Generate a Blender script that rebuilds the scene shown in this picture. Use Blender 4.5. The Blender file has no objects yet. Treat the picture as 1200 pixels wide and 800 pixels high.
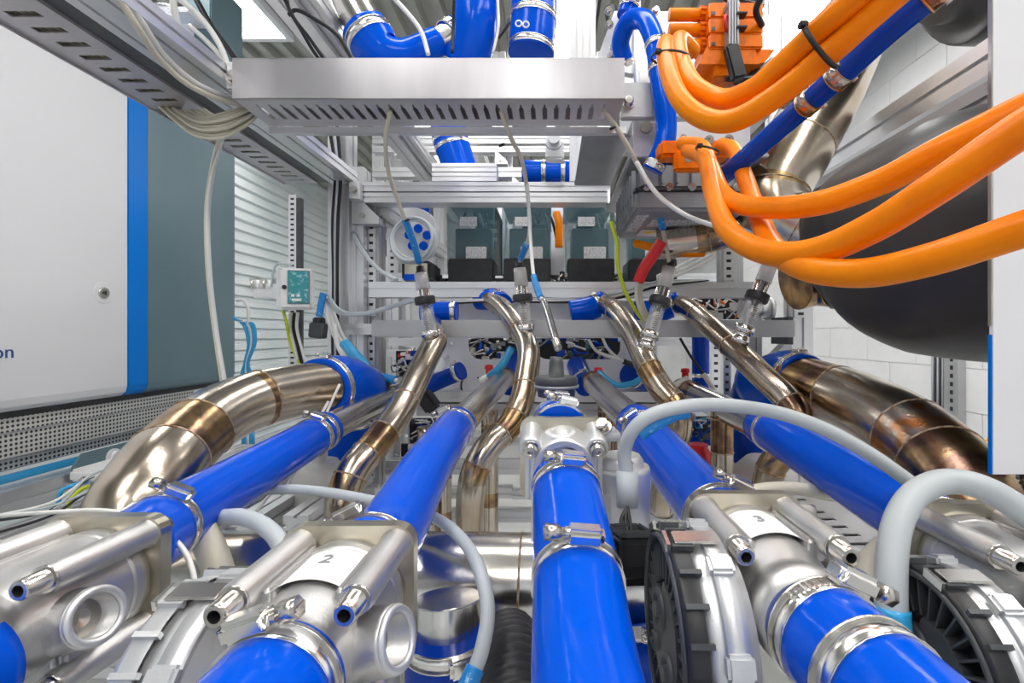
import bpy, bmesh, math, random
from mathutils import Vector, Matrix
random.seed(7)
S = bpy.context.scene
C = S.collection
PI = math.pi
F = 560.0; VX = 645.0; VY = 392.0; H = 1.40      # focal length in px, vanishing point, camera height

# ------------------------------------------------------------------ camera, world, lights
cd = bpy.data.cameras.new('camera'); cam = bpy.data.objects.new('camera', cd); C.objects.link(cam)
cd.sensor_width = 36; cd.lens = 36 * F / 1200
cd.shift_x = (600 - VX) / 1200; cd.shift_y = (VY - 400) / 1200
cd.clip_start = 0.02
cam.location = (0, 0, H); cam.rotation_euler = (PI / 2, 0, 0)
S.camera = cam
w = bpy.data.worlds.new('world'); S.world = w; w.use_nodes = True
w.node_tree.nodes['Background'].inputs[0].default_value = (0.90, 0.95, 1.0, 1)
w.node_tree.nodes['Background'].inputs[1].default_value = .95
S.view_settings.view_transform = 'Standard'; S.view_settings.look = 'None'
S.view_settings.exposure = 0.0; S.view_settings.gamma = 1.0
S.view_settings.use_curve_mapping = False
LAMP = 12.0                                       # emission of the ceiling lamps
# lamps mounted under the ceiling: (x, y, length x, length y)
LAMPS = [(-2.15, 3.4, .3, 1.0), (-1.57, 2.0, .26, 1.2), (0.05, 2.6, .3, 1.2), (1.2, 2.2, .3, 1.4), (-0.9, 4.2, .3, 1.2), (.9, 4.6, .3, 1.2),  # first lamp is unseen, added to brighten the left siding
         (-0.75, -.3, .3, 1.4), (.75, -.3, .3, 1.4), (0, .9, 1.5, .25), (-.1, -1.6, .3, 1.2), (1.3, .6, .3, 1.2)]

# ------------------------------------------------------------------ materials
def mat(name, col, rough=.5, metal=0., coat=0., noise=None, trans=0., emis=0., bump=0., bscale=60., aniso=None, ior=1.45, alpha=1., spec=.5):
    m = bpy.data.materials.new(name); m.use_nodes = True
    nt = m.node_tree; b = nt.nodes['Principled BSDF']
    b.inputs['Base Color'].default_value = (*col, 1)
    b.inputs['Roughness'].default_value = rough; b.inputs['Metallic'].default_value = metal
    b.inputs['Coat Weight'].default_value = coat; b.inputs['Coat Roughness'].default_value = .06
    b.inputs['Transmission Weight'].default_value = trans; b.inputs['IOR'].default_value = ior
    b.inputs['Alpha'].default_value = alpha; b.inputs['Specular IOR Level'].default_value = spec
    if emis:
        b.inputs['Emission Color'].default_value = (*col, 1); b.inputs['Emission Strength'].default_value = emis
    tc = nt.nodes.new('ShaderNodeTexCoord')
    if noise:
        col2, sc, lo, hi = noise[:4]
        n = nt.nodes.new('ShaderNodeTexNoise'); n.inputs['Scale'].default_value = sc; n.inputs['Detail'].default_value = 6
        mp = nt.nodes.new('ShaderNodeMapping')
        if len(noise) > 4: mp.inputs['Scale'].default_value = noise[4]
        nt.links.new(tc.outputs['Object'], mp.inputs[0]); nt.links.new(mp.outputs[0], n.inputs['Vector'])
        r = nt.nodes.new('ShaderNodeMapRange'); r.inputs[1].default_value = lo; r.inputs[2].default_value = hi
        nt.links.new(n.outputs['Fac'], r.inputs[0])
        mx = nt.nodes.new('ShaderNodeMix'); mx.data_type = 'RGBA'
        mx.inputs[6].default_value = (*col, 1); mx.inputs[7].default_value = (*col2, 1)
        nt.links.new(r.outputs[0], mx.inputs[0]); nt.links.new(mx.outputs[2], b.inputs['Base Color'])
    if bump:
        n2 = nt.nodes.new('ShaderNodeTexNoise'); n2.inputs['Scale'].default_value = bscale; n2.inputs['Detail'].default_value = 4
        mp2 = nt.nodes.new('ShaderNodeMapping')
        if aniso: mp2.inputs['Scale'].default_value = aniso
        nt.links.new(tc.outputs['Object'], mp2.inputs[0]); nt.links.new(mp2.outputs[0], n2.inputs['Vector'])
        bp = nt.nodes.new('ShaderNodeBump'); bp.inputs['Strength'].default_value = bump; bp.inputs['Distance'].default_value = .002
        nt.links.new(n2.outputs['Fac'], bp.inputs['Height']); nt.links.new(bp.outputs[0], b.inputs['Normal'])
    return m
M = {}
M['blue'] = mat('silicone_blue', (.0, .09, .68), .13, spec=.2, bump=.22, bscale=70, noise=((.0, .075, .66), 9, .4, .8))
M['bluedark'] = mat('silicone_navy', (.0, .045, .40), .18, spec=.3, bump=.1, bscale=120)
M['bluetag'] = mat('tag_blue', (.02, .26, .68), .35, noise=((.35, .6, .85), 160, .62, .68))
M['cyan'] = mat('air_hose_blue', (.04, .38, .72), .3, coat=.3)
M['orange'] = mat('cable_orange', (1.0, .27, .0), .34, spec=.22, bump=.08, bscale=200, noise=((.88, .20, .0), 12, .4, .7))
M['orangepl'] = mat('plastic_orange', (.95, .20, .0), .36, spec=.25, noise=((.6, .1, .01), 40, .5, .8))
M['steel'] = mat('stainless_steel', (.62, .555, .47), .22, 1., noise=((.33, .235, .145), 7, .42, .72), bump=.12, bscale=90)
M['steelc'] = mat('stainless_steel_clean', (.72, .70, .67), .22, 1., noise=((.5, .45, .38), 10, .45, .75), bump=.1, bscale=60)
M['heat'] = mat('steel_heat_tint', (.55, .38, .18), .24, 1., noise=((.20, .12, .09), 22, .38, .62), bump=.15, bscale=120)
M['heatred'] = mat('steel_heat_copper', (.42, .25, .12), .22, 1., noise=((.50, .42, .30), 18, .4, .6), bump=.12, bscale=200)
M['copper'] = mat('steel_heat_orange', (.55, .24, .08), .24, 1., noise=((.50, .48, .45), 28, .42, .6), bump=.2, bscale=200)  # heat tint on the elbow, coloured-in orange reflection on the hose bands
M['weld'] = mat('weld_bead', (.35, .2, .1), .42, 1., noise=((.6, .5, .4), 120, .4, .6), bump=.9, bscale=500)
M['alu'] = mat('aluminium_profile', (.80, .80, .81), .34, .75, noise=((.68, .68, .69), 5, .4, .7))
M['aludull'] = mat('aluminium_dull', (.50, .50, .51), .45, .55, noise=((.42, .42, .43), 6, .4, .7))
M['cast'] = mat('cast_aluminium', (.66, .65, .64), .40, .9, bump=.10, bscale=700, noise=((.52, .51, .50), 20, .4, .7))
M['castlt'] = mat('cast_aluminium_light', (.74, .75, .76), .42, .75, bump=.08, bscale=700, noise=((.62, .62, .63), 20, .4, .7))
M['machined'] = mat('machined_edge', (.66, .62, .52), .28, 1., noise=((.5, .44, .33), 16, .4, .7))
M['zinc'] = mat('zinc_clamp', (.86, .84, .80), .2, 1.)
M['bolt'] = mat('bolt_steel', (.60, .57, .53), .25, 1.)
M['galv'] = mat('tray_galvanised', (.62, .60, .62), .36, .55, noise=((.54, .52, .54), 4, .45, .6))
M['galvlt'] = mat('tray_galvanised_face', (.64, .62, .64), .3, .45, noise=((.50, .48, .50), 3.5, .46, .56, (1, .2, .2)))  # noise paints lighter and darker reflection patches into the metal
M['white'] = mat('paint_white', (.84, .84, .86), .42)
M['whitepl'] = mat('plastic_white', (.82, .82, .82), .3, noise=((.72, .72, .71), 8, .4, .7))
M['wallwhite'] = mat('wall_white', (.87, .87, .88), .75, bump=.35, bscale=35, noise=((.80, .80, .80), 4, .4, .7))
M['siding'] = mat('siding_pale', (.86, .91, .92), .32, .15, noise=((.74, .82, .85), 2.5, .4, .7))
M['deck'] = mat('roof_deck', (.42, .42, .38), .5, .3, noise=((.33, .33, .30), 6, .4, .7))
M['floor'] = mat('floor_grey', (.62, .62, .61), .4, noise=((.5, .5, .49), 3, .4, .7))
M['teal'] = mat('cabinet_teal', (.13, .21, .245), .35, .1, noise=((.16, .245, .28), 2.5, .4, .7))
M['cabblue'] = mat('cabinet_blue', (.0, .20, .72), .3, spec=.2)
M['cabwhite'] = mat('cabinet_white', (.78, .78, .80), .38)
M['ink'] = mat('ink_navy', (.02, .07, .25), .5)
M['inkblk'] = mat('ink_black', (.02, .02, .02), .5)  # print, and the shade coloured into sockets and slots
M['black'] = mat('plastic_black', (.018, .018, .02), .38, noise=((.03, .03, .033), 30, .4, .7))
M['blackmid'] = mat('plastic_charcoal', (.055, .06, .065), .4, noise=((.08, .085, .09), 25, .4, .7))
M['rubber'] = mat('rubber_black', (.035, .034, .036), .42, noise=((.06, .055, .055), 9, .4, .75), bump=.2, bscale=60)
M['cgrey'] = mat('cable_grey', (.50, .54, .56), .38)
M['cbeige'] = mat('cable_beige', (.66, .62, .50), .45)
M['cwhite'] = mat('cable_white', (.80, .79, .76), .4)
M['cblack'] = mat('cable_black', (.015, .015, .017), .4)
M['red'] = mat('red_sleeve', (.75, .02, .025), .35)
M['yelgrn'] = mat('cable_yellow_green', (.62, .72, .03), .4)
M['yellow'] = mat('warning_yellow', (.9, .68, .02), .4)
M['label'] = mat('label_paper', (.86, .86, .86), .5)
M['labprint'] = mat('label_print', (.83, .83, .83), .5, noise=((.12, .12, .12), 420, .52, .56, (1, 1, 3)))
M['glass'] = mat('module_glass', (.16, .30, .34), .03, trans=.0, alpha=.25)
M['tealdark'] = mat('module_teal', (.03, .06, .07), .35)
M['clear'] = mat('clear_tube', (.95, .97, .98), .05, alpha=.28, coat=1.)
M['haze'] = mat('milky_plastic', (.82, .81, .76), .3, alpha=.9)
M['smoke'] = mat('smoked_clear_plastic', (.80, .76, .72), .08, alpha=.5, coat=1.)
M['screen'] = mat('lcd_screen', (.04, .30, .34), .12, coat=.5, noise=((.25, .55, .58), 60, .55, .62))
M['castgrey'] = mat('inverter_grey', (.34, .35, .37), .42, .5, noise=((.28, .29, .30), 14, .4, .7))
M['lamp'] = mat('lamp_diffuser', (1, .985, .96), .5, emis=LAMP)
M['green'] = mat('pcb_green', (.03, .25, .2), .4)
def perf_mat():
    m = mat('perforated_sheet', (.66, .65, .62), .4, .3); nt = m.node_tree; b = nt.nodes['Principled BSDF']
    tc = nt.nodes.new('ShaderNodeTexCoord'); v = nt.nodes.new('ShaderNodeTexVoronoi'); v.inputs['Scale'].default_value = 75
    v.inputs['Randomness'].default_value = 0
    mp = nt.nodes.new('ShaderNodeMapping'); mp.inputs['Scale'].default_value = (0, 1, 1)
    nt.links.new(tc.outputs['Object'], mp.inputs[0]); nt.links.new(mp.outputs[0], v.inputs['Vector'])
    r = nt.nodes.new('ShaderNodeMapRange'); r.inputs[1].default_value = .27; r.inputs[2].default_value = .33
    nt.links.new(v.outputs['Distance'], r.inputs[0])
    mx = nt.nodes.new('ShaderNodeMix'); mx.data_type = 'RGBA'; mx.inputs[6].default_value = (.05, .05, .05, 1); mx.inputs[7].default_value = (.68, .67, .63, 1)
    nt.links.new(r.outputs[0], mx.inputs[0]); nt.links.new(mx.outputs[2], b.inputs['Base Color'])
    return m
M['perf'] = perf_mat()

# ------------------------------------------------------------------ helpers
def P(x, y, Y): return Vector(((x - VX) * Y / F, Y, H - (y - VY) * Y / F))
def PP(l): return [P(*a) for a in l]
def PX(px, Y): return px * Y / F

def spline(pts, n=8):
    if len(pts) < 3: return [p.copy() for p in pts]
    out = []
    for i in range(len(pts) - 1):
        p1, p2 = pts[i], pts[i + 1]
        p0 = pts[i - 1] if i else p1 * 2 - p2
        p3 = pts[i + 2] if i + 2 < len(pts) else p2 * 2 - p1
        for k in range(n):
            t = k / n; t2 = t * t; t3 = t2 * t
            out.append(.5 * ((2 * p1) + (p2 - p0) * t + (2 * p0 - 5 * p1 + 4 * p2 - p3) * t2 + (3 * p1 - p0 - 3 * p2 + p3) * t3))
    out.append(pts[-1].copy()); return out
def lerpl(l, t):
    f = t * (len(l) - 1); i = min(int(f), len(l) - 2); return l[i] + (l[i + 1] - l[i]) * (f - i)
def perp(d):
    a = Vector((0, 0, 1)) if abs(d.z) < .9 else Vector((1, 0, 0)); return d.cross(a).normalized()

class G:
    def __init__(s, M4=None): s.bm = bmesh.new(); s.M = M4
    def v(s, p):
        p = Vector(p); return s.bm.verts.new(s.M @ p if s.M else p)
    def face(s, vs, mi=0, sm=False):
        try: f = s.bm.faces.new(vs)
        except ValueError: return None
        f.material_index = mi; f.smooth = sm; return f
    def sweep(s, pts, rad, seg=16, bands=(), cap=True, mi=0, sm=True):
        """tube through pts (already sampled); rad = number or list per point"""
        n = len(pts); R = rad if isinstance(rad, (list, tuple)) else [rad] * n
        t0 = (pts[1] - pts[0]).normalized(); u = perp(t0); rings = []
        for i in range(n):
            t = (pts[min(i + 1, n - 1)] - pts[max(i - 1, 0)]).normalized()
            u = (u - t * u.dot(t)).normalized(); wv = t.cross(u)
            rings.append([s.v(pts[i] + (u * math.cos(a) + wv * math.sin(a)) * R[i]) for a in [2 * PI * k / seg for k in range(seg)]])
        for i in range(n - 1):
            m = mi; tt = (i + .5) / (n - 1)
            for b0, b1, bm_ in bands:
                if b0 <= tt <= b1: m = bm_
            for k in range(seg):
                s.face([rings[i][k], rings[i][(k + 1) % seg], rings[i + 1][(k + 1) % seg], rings[i + 1][k]], m, sm)
        if cap:
            s.face(rings[0][::-1], mi); s.face(rings[-1], mi)
        return s
    def tube(s, pts, rad, seg=14, n=8, bands=(), cap=True, mi=0):
        sp = spline(pts, n)
        R = rad if not isinstance(rad, (list, tuple)) else [lerpl(rad, i / (len(sp) - 1)) for i in range(len(sp))]
        return s.sweep(sp, R, seg, bands, cap, mi)
    def cyl(s, a, b, r, seg=20, r2=None, mi=0, cap=True):
        a = Vector(a); b = Vector(b); return s.sweep([a, b], [r, r if r2 is None else r2], seg, (), cap, mi)
    def lathe(s, a, d, prof, seg=24, mi=0):
        """prof = [(dist along d, radius)]; starts and ends closed when radius is 0"""
        a = Vector(a); d = Vector(d).normalized(); u = perp(d); wv = d.cross(u); rings = []
        for h, r in prof:
            if r <= 1e-6: rings.append([s.v(a + d * h)])
            else: rings.append([s.v(a + d * h + (u * math.cos(2 * PI * k / seg) + wv * math.sin(2 * PI * k / seg)) * r) for k in range(seg)])
        for i in range(len(rings) - 1):
            A, B = rings[i], rings[i + 1]
            flat = abs(prof[i][0] - prof[i + 1][0]) < 1e-6 or abs(prof[i][1] - prof[i + 1][1]) < 1e-6
            for k in range(seg):
                k2 = (k + 1) % seg
                if len(A) == 1 and len(B) == 1: continue
                if len(A) == 1: s.face([A[0], B[k2], B[k]], mi, False)
                elif len(B) == 1: s.face([A[k], A[k2], B[0]], mi, False)
                else: s.face([A[k], A[k2], B[k2], B[k]], mi, abs(prof[i][0] - prof[i + 1][0]) > 1e-6)
        return s
    def ring(s, c, d, r, wdt, th=.0012, seg=28, mi=0):
        c = Vector(c); d = Vector(d).normalized(); h = wdt / 2
        return s.lathe(c, d, [(-h, r), (-h, r + th), (h, r + th), (h, r), (-h, r)], seg, mi)
    def torus(s, c, d, R, r, seg=28, ms=8, mi=0):
        c = Vector(c); d = Vector(d).normalized()
        pr = [(r * math.sin(2 * PI * k / ms), R + r * math.cos(2 * PI * k / ms)) for k in range(ms)]; pr.append(pr[0])
        u = perp(d); wv = d.cross(u)
        rg = [[s.v(c + d * h + (u * math.cos(2 * PI * k / seg) + wv * math.sin(2 * PI * k / seg)) * q) for k in range(seg)] for h, q in pr[:-1]]
        for i in range(ms):
            A, B = rg[i], rg[(i + 1) % ms]
            for k in range(seg): s.face([A[k], A[(k + 1) % seg], B[(k + 1) % seg], B[k]], mi, True)
        return s
    def box(s, c, size, ax=None, bev=0., mi=0, seg=2):
        c = Vector(c); X, Y_, Z = ax if ax else (Vector((1, 0, 0)), Vector((0, 1, 0)), Vector((0, 0, 1)))
        hx, hy, hz = [q / 2 for q in size]
        b = bmesh.new(); vs = [b.verts.new((i * hx, j * hy, k * hz)) for i in (-1, 1) for j in (-1, 1) for k in (-1, 1)]
        for q in ((0, 1, 3, 2), (4, 6, 7, 5), (0, 4, 5, 1), (2, 3, 7, 6), (0, 2, 6, 4), (1, 5, 7, 3)): b.faces.new([vs[i] for i in q])
        if bev: bmesh.ops.bevel(b, geom=b.edges[:], offset=min(bev, min(size) * .45), segments=seg, affect='EDGES')
        mp = {v: s.v(c + X * v.co.x + Y_ * v.co.y + Z * v.co.z) for v in b.verts}
        for f in b.faces: s.face([mp[v] for v in f.verts], mi, bool(bev) and f.calc_area() < min(size) ** 2 * .1)
        b.free(); return s
    def box2(s, a, b, bev=0., mi=0):
        a = Vector(a); b = Vector(b); return s.box((a + b) / 2, [abs(q) for q in (b - a)], None, bev, mi)
    def extr(s, outline, a, b, X, Z, mi=0, sm=False):
        """2-D outline (x along X, z along Z) swept straight from a to b"""
        a = Vector(a); b = Vector(b)
        A = [s.v(a + X * x + Z * z) for x, z in outline]; B = [s.v(b + X * x + Z * z) for x, z in outline]; n = len(A)
        for i in range(n): s.face([A[i], A[(i + 1) % n], B[(i + 1) % n], B[i]], mi, sm)
        fa = s.face(A[::-1], mi); fb = s.face(B, mi)
        return s
    def plate(s, outline, holes, a, X, Z, N, th, mi=0):
        """flat plate with holes: outline & holes 2-D loops, thickness th along N"""
        b = bmesh.new(); es = []
        for loop in [outline] + holes:
            vs = [b.verts.new((x, 0, z)) for x, z in loop]
            es += [b.edges.new((vs[i], vs[(i + 1) % len(vs)])) for i in range(len(vs))]
        bmesh.ops.triangle_fill(b, use_beauty=True, use_dissolve=False, edges=es)
        a = Vector(a); b.verts.index_update()
        T = [s.v(a + X * v.co.x + Z * v.co.z) for v in b.verts]; Bv = [s.v(a + X * v.co.x + Z * v.co.z + N * th) for v in b.verts]
        for f in b.faces:
            ix = [v.index for v in f.verts]; s.face([T[i] for i in ix], mi); s.face([Bv[i] for i in ix][::-1], mi)
        for e in b.edges:
            if len(e.link_faces) < 2:
                i, j = e.verts[0].index, e.verts[1].index; s.face([T[i], T[j], Bv[j], Bv[i]], mi)
        b.free(); return s
    def build(s, name, mats, parent=None, label=None, cat=None, group=None, kind=None):
        mats = mats if isinstance(mats, (list, tuple)) else [mats]
        bmesh.ops.recalc_face_normals(s.bm, faces=s.bm.faces[:])
        if parent is None:
            xs = [v.co for v in s.bm.verts]; lo = [min(c[i] for c in xs) for i in range(3)]; hi = [max(c[i] for c in xs) for i in range(3)]
            org = Vector(((lo[0] + hi[0]) / 2, (lo[1] + hi[1]) / 2, lo[2])); off = org
        else:
            off = Vector(); q = parent
            while q: off = off + q.location; q = q.parent
            org = Vector()
        for v in s.bm.verts: v.co -= off
        me = bpy.data.meshes.new(name); s.bm.to_mesh(me); s.bm.free()
        for m in mats: me.materials.append(M[m] if isinstance(m, str) else m)
        o = bpy.data.objects.new(name, me); C.objects.link(o); o.location = org; o.parent = parent
        tag(o, label, cat, group, kind); return o
def tag(o, label=None, cat=None, group=None, kind=None):
    if label: o['label'] = label
    if cat: o['category'] = cat
    if group: o['group'] = group
    if kind: o['kind'] = kind
    return o
def thing(name, loc, label, cat, group=None):
    o = bpy.data.objects.new(name, None); C.objects.link(o); o.location = Vector(loc); o.empty_display_size = .05
    return tag(o, label, cat, group)
def instance(src, loc, parent=None):
    o = src.copy(); C.objects.link(o); o.location = loc; o.parent = parent; return o
def text(name, body, size, m, loc, rot, parent, th=.0006, align='CENTER'):
    cu = bpy.data.curves.new(name, 'FONT'); cu.body = body; cu.size = size; cu.extrude = th; cu.align_x = align; cu.align_y = 'CENTER'
    t = bpy.data.objects.new(name + '_tmp', cu); C.objects.link(t)
    dg = bpy.context.evaluated_depsgraph_get(); me = bpy.data.meshes.new_from_object(t.evaluated_get(dg))
    bpy.data.objects.remove(t); me.materials.clear(); me.materials.append(M[m])
    o = bpy.data.objects.new(name, me); C.objects.link(o)
    off = Vector(); q = parent
    while q: off = off + q.location; q = q.parent
    o.parent = parent; o.location = Vector(loc) - off; o.rotation_euler = rot; return o
def notched(wd, ht, nw=1, nh=1, sl=.0042, dp=.006, lip=.0):
    """outline of a T-slot aluminium profile, clockwise from lower left"""
    out = []
    def side(p, d, nrm, L, n):
        out.append(p)
        for i in range(n):
            c = L * (i + .5) / n
            a = (p[0] + d[0] * (c - sl), p[1] + d[1] * (c - sl)); b = (p[0] + d[0] * (c + sl), p[1] + d[1] * (c + sl))
            out.extend([a, (a[0] + nrm[0] * dp, a[1] + nrm[1] * dp), (b[0] + nrm[0] * dp, b[1] + nrm[1] * dp), b])
    side((-wd / 2, -ht / 2), (0, 1), (1, 0), ht, nh); side((-wd / 2, ht / 2), (1, 0), (0, -1), wd, nw)
    side((wd / 2, ht / 2), (0, -1), (-1, 0), ht, nh); side((wd / 2, -ht / 2), (-1, 0), (0, 1), wd, nw)
    return out
XA, YA, ZA = Vector((1, 0, 0)), Vector((0, 1, 0)), Vector((0, 0, 1))
def profile(g, a, b, wd, ht, nw=1, nh=1, mi=0):
    """wd = horizontal size, ht = the other size of the section"""
    a = Vector(a); b = Vector(b); d = (b - a).normalized()
    if abs(d.z) > .9: X, Z = XA, YA
    else: X = d.cross(ZA).normalized(); Z = X.cross(d)
    k = min(wd, ht); g.extr(notched(wd, ht, nw, nh, k * .09, k * .13), a, b, X, Z, mi); return g
def clamp(parent, c, ax, r, wd=.012, side=None, big=1., mt='zinc', screw=True, teeth=False):
    """worm drive clamp: band (child of the hose) with housing and screw below it"""
    c = Vector(c); ax = Vector(ax).normalized()
    g = G(); g.ring(c, ax, r - .0004, wd, .0016, 32)
    if side is None: side = Vector((0, -.3, 1))
    n = Vector(side); n = (n - ax * n.dot(ax)).normalized(); t = ax.cross(n)
    for k in (-1, 1): g.ring(c + ax * k * wd * .46, ax, r + .0008, wd * .08, .0009, 32)
    if teeth:
        for k in range(9):
            a = math.radians(24 + k * 5.5); nn = n * math.cos(a) + t * math.sin(a); tt = -n * math.sin(a) + t * math.cos(a)
            g.box(c + nn * (r + .0018), (wd * .62, .0012, .001), (ax, tt, nn))
    b = g.build('hose_clamp', mt, parent)
    if screw:
        h = .0065 * big; o = c + n * (r + h * .75)
        g = G(); g.box(o, (wd * 1.15, .021 * big, h * 1.5), (ax, t, n), .0026 * big, 0, 3); g.build('clamp_housing', mt, b)
        g = G(); g.cyl(o - t * .0155 * big, o + t * .0095 * big, h * .48, 12)
        g.cyl(o - t * .0215 * big, o - t * .0135 * big, h * .68, 6); g.box(o - t * .0217 * big, (h * 1.1, .001, h * .2), (ax, t, n), 0)
        g.build('clamp_screw', 'bolt', b)
    return b
def weld(parent, c, ax, r, th=.0016, m='weld'):
    return G().torus(c, ax, r, th, 28, 6).build('weld_seam', m, parent)
def at(pts, t, n=8):
    sp = spline(pts, n); f = t * (len(sp) - 1); i = min(int(f), len(sp) - 2)
    return sp[i].lerp(sp[i + 1], f - i), (sp[i + 1] - sp[i]).normalized()
def pipe(name, path, r, label, cat='pipe', welds=(), bands=(), mats=('steel', 'heat', 'heatred'), group=None, seg=24, n=10):
    pts = PP(path); g = G(); g.tube(pts, r, seg, n, bands); o = g.build(name, list(mats), None, label, cat, group)
    for t in welds:
        c, d = at(pts, t, n); rr = r if not isinstance(r, (list, tuple)) else lerpl(r, t)
        weld(o, c, d, rr)
    return o, pts
def hose(name, path, r, label, m='blue', clamps=(), seg=28, n=8, cat='hose', lip=True, mt='zinc'):
    """clamps = [(t, width, side, size, screw, teeth)]"""
    pts = PP(path); g = G(); g.tube(pts, r, seg, n); o = g.build(name, m, None, label, cat)
    for cl in clamps:
        t, wd, side, big = cl[:4]; c, d = at(pts, t, n); rr = r if not isinstance(r, (list, tuple)) else lerpl(r, t)
        clamp(o, c, d, rr, wd, side, big, mt, *(cl[4:] if len(cl) > 4 else ()))
    return o, pts
def cable(name, path, r, m, label, cat='cable', sleeves=(), group=None, seg=10, n=8, sr=1.8):
    pts = PP(path); g = G(); g.tube(pts, r, seg, n); o = g.build(name, m, None, label, cat, group)
    for t0, t1, mm in sleeves:
        sp = [at(pts, t0 + (t1 - t0) * k / 8, n)[0] for k in range(9)]
        G().sweep(sp, r * sr, 12).build('cable_sleeve', mm, o)
    return o
def wires(parent, name, m, count, base, spread, r, seed=1):
    rnd = random.Random(seed)
    for i in range(count):
        pts = [p + Vector([rnd.uniform(-1, 1) * spread for _ in range(3)]) for p in base]
        G().tube(pts, r, 8, 8).build(name, m, parent)
def bolt(g, c, n, r, h, mi=0, seg=6):
    c = Vector(c); n = Vector(n).normalized()
    g.cyl(c, c + n * h * .35, r * 1.45, 16, None, mi); g.cyl(c + n * h * .35, c + n * h, r, seg, None, mi)

# ------------------------------------------------------------------ the room
WL, WR, WB, WF, CE = -2.6, 2.0, 7.0, -3.2, H + 1.7
G().box2((WL - .1, WF, -.1), (WR + .1, WB, 0)).build('floor', 'floor', kind='structure')
wl = G().box2((WL - .1, WF, 0), (WL, WB, CE)).build('wall_left', 'siding', kind='structure')
pr = [(0, 0), (.034, .010), (.034, .050), (.014, .056), (.014, .084), (0, .088)]
g = G(); g.extr([(x, z) for x, z in pr], (WL, .2, 0), (WL, WB, 0), XA, ZA); first = g.build('siding_board', 'siding', wl)
for i in range(1, int(CE / .0905)):
    instance(first, first.location + Vector((0, 0, i * .0905)), wl)
wr = G().box2((WR, WF, 0), (WR + .1, WB, CE)).build('wall_right', 'wallwhite', kind='structure')
blk = None; k = 0
for r in range(15):
    for c in range(16):
        y0 = .6 + c * .4 + (.2 if r % 2 else 0)
        if y0 + .4 > WB: continue
        if blk is None:
            blk = G().box2((WR - .012, y0 + .001, .001), (WR, y0 + .3985, .2055), .002).build('block', 'wallwhite', wr); by = y0; continue
        instance(blk, blk.location + Vector((random.uniform(-.0012, .0012), y0 - by, r * .2065)), wr)
G().box2((WL - .1, WB, 0), (WR + .1, WB + .1, CE)).build('wall_back', 'wallwhite', kind='structure')
# wall behind the photographer with three tall windows added for fill light and reflections
g = G()
def rect(x0, z0, x1, z1): return [(x0, z0), (x1, z0), (x1, z1), (x0, z1)]
g.plate(rect(WL, 0, WR, CE), [rect(a, .5, a + 1.15, 2.8) for a in (-2.4, -.85, .7)], (0, WF, 0), XA, ZA, Vector((0, -1, 0)), .1)
g.build('wall_front', 'wallwhite', kind='structure')
for i, a in enumerate((-2.4, -.85, .7)):
    g = G()
    for q in (0, .5, 1): g.box2((a + q * 1.15 - .02, WF - .07, .5), (a + q * 1.15 + .02, WF - .03, 2.8))
    for q in (.5, 1.7, 2.8): g.box2((a, WF - .07, q - .02), (a + 1.15, WF - .03, q + .02))
    g.build('window_%d' % (i + 1), 'white', kind='structure')  # added openings that let in fill light behind the camera
ce = G().box2((WL - .1, WF, CE), (WR + .1, WB, CE + .1)).build('ceiling', 'deck', kind='structure')
g = G(); g.extr([(-.035, 0), (-.022, -.04), (.022, -.04), (.035, 0)], (WL + .07, WF, CE), (WL + .07, WB, CE), XA, ZA)
rib = g.build('deck_rib', 'deck', ce)
for i in range(1, 37): instance(rib, rib.location + Vector((i * .122, 0, 0)), ce)
for i, (x, y, lx, ly) in enumerate(LAMPS):
    z = CE - .04
    lab = ['ceiling lamp near the cladding wall, hidden by the long tray', 'white ceiling lamp above the left cable tray', 'long ceiling lamp over the back of the rig, behind the grey cross tray',
           'long ceiling lamp over the right side of the rig', 'far ceiling lamp over the left rear corner', 'far ceiling lamp over the right rear corner',
           'ceiling lamp behind the camera on the left', 'ceiling lamp behind the camera on the right', 'wide ceiling lamp right above the front of the rig',
           'rearmost ceiling lamp near the windows', 'ceiling lamp above the right side panel'][i]
    t = thing('ceiling_lamp', (x, y, z - .05), lab, 'lamp')
    g = G(); a, b = lx / 2, ly / 2
    g.box2((x - a - .03, y - b - .03, z - .012), (x + a + .03, y + b + .03, z))
    for q in (-1, 1):
        g.box2((x + q * (a + .015) - .015, y - b - .03, z - .05), (x + q * (a + .015) + .015, y + b + .03, z))
        g.box2((x - a, y + q * (b + .015) - .015, z - .05), (x + a, y + q * (b + .015) + .015, z))
    g.build('lamp_frame', 'white', t)
    G().box2((x - a, y - b, z - .04), (x + a, y + b, z - .014)).build('lamp_diffuser', 'lamp', t)

# ------------------------------------------------------------------ grey and white cabinet on the left
CX = -1.5
cab = thing('equipment_cabinet', (CX - .3, 1.6, H - .23), 'large white and teal wall cabinet with a blue stripe and round lock', 'cabinet')
zb, zt = H - .216, H + 1.05
def cabpanel(name, y0, y1, m, th=0.):
    # side panel whose lower edge curls inwards
    g = G(); out = [(0, zt), (0, zb + .035), (-.006, zb + .014), (-.022, zb), (-.55, zb), (-.55, zt)]
    g.extr([(CX + x + th, z) for x, z in out], (0, y0, 0), (0, y1, 0), XA, ZA); return g.build(name, m, cab)
sp_ = cabpanel('side_panel', .35, 1.694, 'cabwhite'); cabpanel('trim_strip', 1.697, 1.776, 'cabblue', .003); cabpanel('rear_panel', 1.781, 2.27, 'teal')
c = P(121, 343, 1.6035); c.x = CX
g = G(); g.lathe(c - XA * .004, XA, [(0, .036), (.005, .036), (.0065, .033), (.004, .026), (.003, 0)], 28); lk = g.build('lock', 'cabwhite', cab)
g = G(); g.lathe(c, XA, [(0, .019), (.004, .019), (.005, .015), (.005, 0)], 24); g.build('lock_cylinder', 'bolt', lk)
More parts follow.
